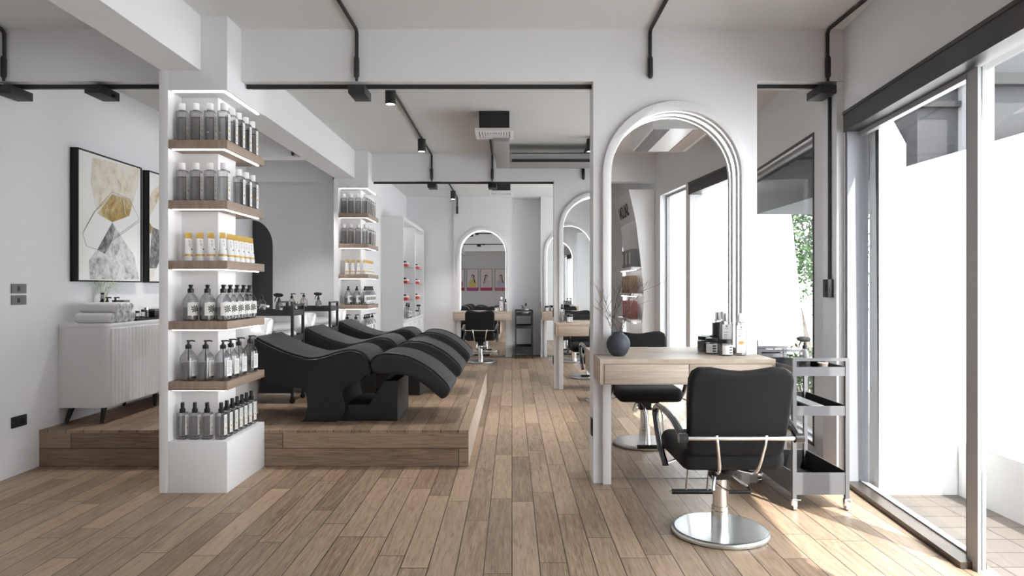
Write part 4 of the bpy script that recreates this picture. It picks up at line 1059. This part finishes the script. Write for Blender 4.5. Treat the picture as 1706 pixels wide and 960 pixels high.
for i, (x, y, w_) in enumerate([(-2.6, 6.3, 'added one hidden above the nearest basin'), (-2.6, 8.45, 'added one above the farthest basin'), (-1.07, 6.01, 'nearer left'), (-1.07, 8.09, 'second left'), (.93, 8.09, 'right-hand'), (-1.07, 12.4, 'farthest left'), (.93, 6.01, 'nearer right'), (-1.07, 3.0, 'added near left, just overhead'), (-1.07, 1.2, 'added one on the left above the camera'), (.952, 3.0, 'added near right overhead'), (-2.9, 2.6, 'added left side overhead')]):  # basin and overhead spots are unseen, added to brighten the room
    t = thing('ceiling_spotlight', 'black cylinder spotlight on the ceiling, the %s one' % w_, 'lamp', (x, y, 0), group='black cylinder spotlights')
    MB().lathe([(.0, H-.0268), (.047, H-.027), (.047, H-.175), (.041, H-.175), (.040, H-.168), (0, H-.168)], seg=28).build('housing', M['track'], t)
    MB().lathe([(0, H-.1700), (.0395, H-.1700), (.0395, H-.1688), (0, H-.1688)], seg=24).build('lens', M['lamp'], t)
    ld = bpy.data.lights.new('spot_light', 'SPOT'); ld.energy = (70 if x < -2 else 80) if y > 5 else 12; ld.spot_size = radians(85); ld.spot_blend = .6; ld.shadow_soft_size = .035; ld.color = (1, .97, .93)
    lo = bpy.data.objects.new('spot_light', ld); COL.objects.link(lo); lo.parent = t; lo.location = (0, 0, H-.18)
def diffuser(y, label):
    t = thing('air_diffuser', label, 'vent', (-.18, y, 0))
    MB().box(-.153, .153, .04, .34, 2.962, H-.001).build('plenum_box', M['track'], t)
    mb = MB()
    a, z0 = .195, 2.93; cy_ = .2
    for k_, (r0, r1, dz) in enumerate([(.195, .160, 0), (.150, .128, .006), (.120, .100, .010), (.092, .074, .013), (.066, .050, .016), (.042, .028, .018)]):
        for s in (-1, 1):
            mb.box(min(s*r0, s*r1), max(s*r0, s*r1), cy_-r0, cy_+r0, z0+dz, z0+dz+.008)
            mb.box(-r1, r1, min(cy_+s*r0, cy_+s*r1), max(cy_+s*r0, cy_+s*r1), z0+dz, z0+dz+.008)
    mb.box(-.195, -.187, .005, .395, z0+.008, z0+.031).box(.187, .195, .005, .395, z0+.008, z0+.031).box(-.187, .187, .005, .013, z0+.008, z0+.031).box(-.187, .187, .387, .395, z0+.008, z0+.031)
    mb.build('grille', M['white'], t)
    MB().box(-.186, .186, .014, .386, z0+.027, z0+.030).build('back_plate', M['grey_box'], t)
diffuser(6.86, 'white square air diffuser under a black box on the ceiling, the nearer one')
diffuser(11.27, 'white square air diffuser on the ceiling beyond the second beam')
t = thing('air_duct', 'grey rectangular air duct on the ceiling before the second beam', 'duct', (0, 0, 0))
M['duct'] = mat('grey_duct_metal', (.36, .355, .36), .5)
MB().box(-.20, -.03, 7.22, 8.85, 2.90, 3.04, bev=.003).build('branch_duct', M['duct'], t)
MB().prism([(-.0295, 8.42), (W(8.42, -.01), 8.42), (W(8.85, -.01), 8.85), (-.0295, 8.85)], 'Z', 2.90, 3.02).build('main_duct', M['duct'], t)
MB().box(0.0, 2.4, 8.412, 8.4195, 2.905, 2.94).box(0.0, 2.4, 8.412, 8.4195, 3.008, 3.018).build('slot', M['track'], t)
# ceiling-suspended air conditioner (seen in the near mirror)
t = thing('air_conditioner', 'white ceiling air conditioner reflected at the top of the nearest mirror', 'air conditioner', (1.585, 2.80, 0))
pts = [(-.56, 2.96), (-.53, 2.87), (-.48, 2.82), (.58, 2.82), (.58, 3.139), (-.56, 3.139)]
MB().prism(pts, 'X', -.29, .29, bev=.01).build('housing', M['white'], t)
mb = MB()
for i in range(7): mb.box(-.27+.022*i, -.258+.022*i, -.46, .56, 2.814, 2.8195)
mb.build('louvre', M['grey_box'], t)
M['filter'] = mat('beige_filter', (.50, .44, .42), .8, bump=.5, bscale=60)
MB().box(.10, .24, -.48, .55, 2.814, 2.8195).build('intake_grille', M['filter'], t)

# ------------------------------------------------------------------ behind the camera: display stand and posters (seen in mirrors)
t = thing('retail_stand', 'white curved retail stand with lettered header reflected in the nearest mirror', 'shelf', (0, 0, 0))
fc = [(1.86, 0), (1.80, .35), (1.745, .8), (1.766, 1.22), (1.735, 1.60), (1.69, 1.99), (1.653, 2.275), (1.564, 2.67)]
cv_ = [tuple(v) for v in catmull(fc, 5)]
for ya, yb_, xe in ((.50, .53, 1.912), (-.75, -.72, 1.80)): MB().prism(cv_+[(xe, 2.67), (xe, 0)], 'Y', ya, yb_).build('side_panel', M['unit'], t)
MB().prism([(1.80, -.72), (1.80, .4995), (1.788, .4995), (1.788, -.72)], 'Z', 0, 2.66).build('back_panel', M['unit'], t)
MB().prism([(1.653, 2.275), (1.564, 2.665), (1.585, 2.665), (1.673, 2.275)], 'Y', -.7195, .4995).build('header_board', M['unit'], t)
MB().box(1.587, 1.787, -.7195, .4995, 2.645, 2.668).build('top_board', M['unit'], t)
for z in (.50, .88, 1.24, 1.60): MB().box(1.60, 1.7875, -.7195, .4995, z, z+.035, bev=.003).build('shelf', M['unit'], t)
def letters(body, size, loc, rot, parent, name, m, ext=.002):
    cu = bpy.data.curves.new(name, 'FONT'); cu.body = body; cu.size = size; cu.extrude = ext; cu.align_x = 'CENTER'
    o = bpy.data.objects.new(name, cu); COL.objects.link(o)
    dg = bpy.context.evaluated_depsgraph_get(); me = bpy.data.meshes.new_from_object(o.evaluated_get(dg)); bpy.data.objects.remove(o)
    o = bpy.data.objects.new(name, me); COL.objects.link(o); me.materials.clear(); me.materials.append(m); o.location = loc; o.rotation_euler = rot; o.parent = parent; return o
letters('SALON', .24, (1.618, -.12, 2.36), (radians(102.8), 0, -pi/2), t, 'lettering', M['ink'])
for z in (.88, 1.24, 1.60, 2.645): MB().box(1.66, 1.675, -.71, .49, z-.010, z-.001).build('led_strip', M['ledsoft'], t)  # hidden strips added to brighten the stand's shelves
m_br = mat('carton_brown', (.35, .24, .16), .6); m_ro = mat('carton_rose', (.40, .17, .17), .6)
CART = [(-.50, 1.6355, 'left pale'), (-.20, 1.6355, 'middle pale'), (.10, 1.6355, 'right pale')]+[(-.55+.13*i, 1.2755, '%s slim brown' % ORD[i]) for i in range(6)]+[(-.50+.16*i, .9155, '%s slim pink' % ORD[i]) for i in range(5)]
for y_, z_, nm in CART:
    big = 'pale' in nm
    b_ = thing('product_carton', '%s carton in its row on the reflected retail stand' % nm, 'carton', (1.70, y_, z_), group='cartons on the retail stand')
    h_ = .26 if big else .25; w_ = .12 if big else .035
    MB().box(-.05, .05, -w_/2, w_/2, 0, h_, bev=.002).build('carton_body', M['frame'] if big else m_br if 'brown' in nm else m_ro, b_); MB().box(-.0512, -.0503, -w_/2+.006, w_/2-.006, .05, h_-.05).build('carton_label', M['label'], b_)
# posters on the rear wall
skin = flatc('skin_tone_print', (.72, .50, .42)); pinkbg = flatc('pale_pink_print', (.84, .76, .79)); hair = flatc('dark_hair_print', (.07, .035, .03))
bands = [flatc('magenta_print', (.62, .10, .33)), flatc('crimson_print', (.58, .06, .15)), flatc('rose_print', (.68, .20, .30)), flatc('red_band_print', (.55, .05, .10))]
dress = [flatc('yellow_dress_print', (.72, .60, .22)), flatc('white_dress_print', (.72, .66, .70)), flatc('blue_dress_print', (.55, .60, .72)), flatc('red_dress_print', (.50, .10, .12))]
for i, xc in enumerate([-1.765, -1.145, -.510, -2.385]):
    t = thing('poster', 'pink poster of a figure in %s, reflected in the far mirror' % ['a yellow dress', 'a white dress', 'a pale blue dress', 'a red dress'][i], 'poster', (xc, REAR, 1.72), group='pink posters on the rear wall')
    w2, h2 = .26, .49
    MB().box(-w2, -w2+.012, .001, .03, -h2, h2).box(w2-.012, w2, .001, .03, -h2, h2).box(-w2+.012, w2-.012, .001, .03, -h2, -h2+.012).box(-w2+.012, w2-.012, .001, .03, h2-.012, h2).build('poster_frame', M['frameb'], t)
    mb = MB().box(-w2+.012, w2-.012, .002, .020, -h2+.012, h2-.012, mi=0)
    mb.box(-w2+.012, w2-.012, .0202, .021, -h2+.012, -h2+.14, mi=1)
    def fig(pts, mi, y): mb.prism(pts, 'Y', y, y+.0006, mi=mi)
    s = 1 if i % 2 == 0 else -1
    fig([(-.16, -.34), (.16, -.34), (.19, -.16), (.08, .02), (-.08, .02), (-.19, -.14)], 2, .0212)
    fig([(x*.075+s*.01, z*.09+.14) for x, z in [(cos(a), sin(a)) for a in [2*pi*j/16 for j in range(16)]]], 4, .0220)
    fig([(x*.050, z*.066+.125) for x, z in [(cos(a), sin(a)) for a in [2*pi*j/16 for j in range(16)]]], 3, .0230)
    fig([(-.022, .02), (.022, .02), (.020, .08), (-.020, .08)], 3, .0225)
    fig([(s*.06, .12), (s*.10, .0), (s*.13, -.16), (s*.08, -.14), (s*.05, .0), (s*.045, .08)], 4, .0226)
    fig([(-.17, -.10), (-.02, -.13), (.0, -.10), (-.12, -.03)], 3, .0228)
    mb.build('print', [pinkbg, bands[i], dress[i], skin, hair], t)
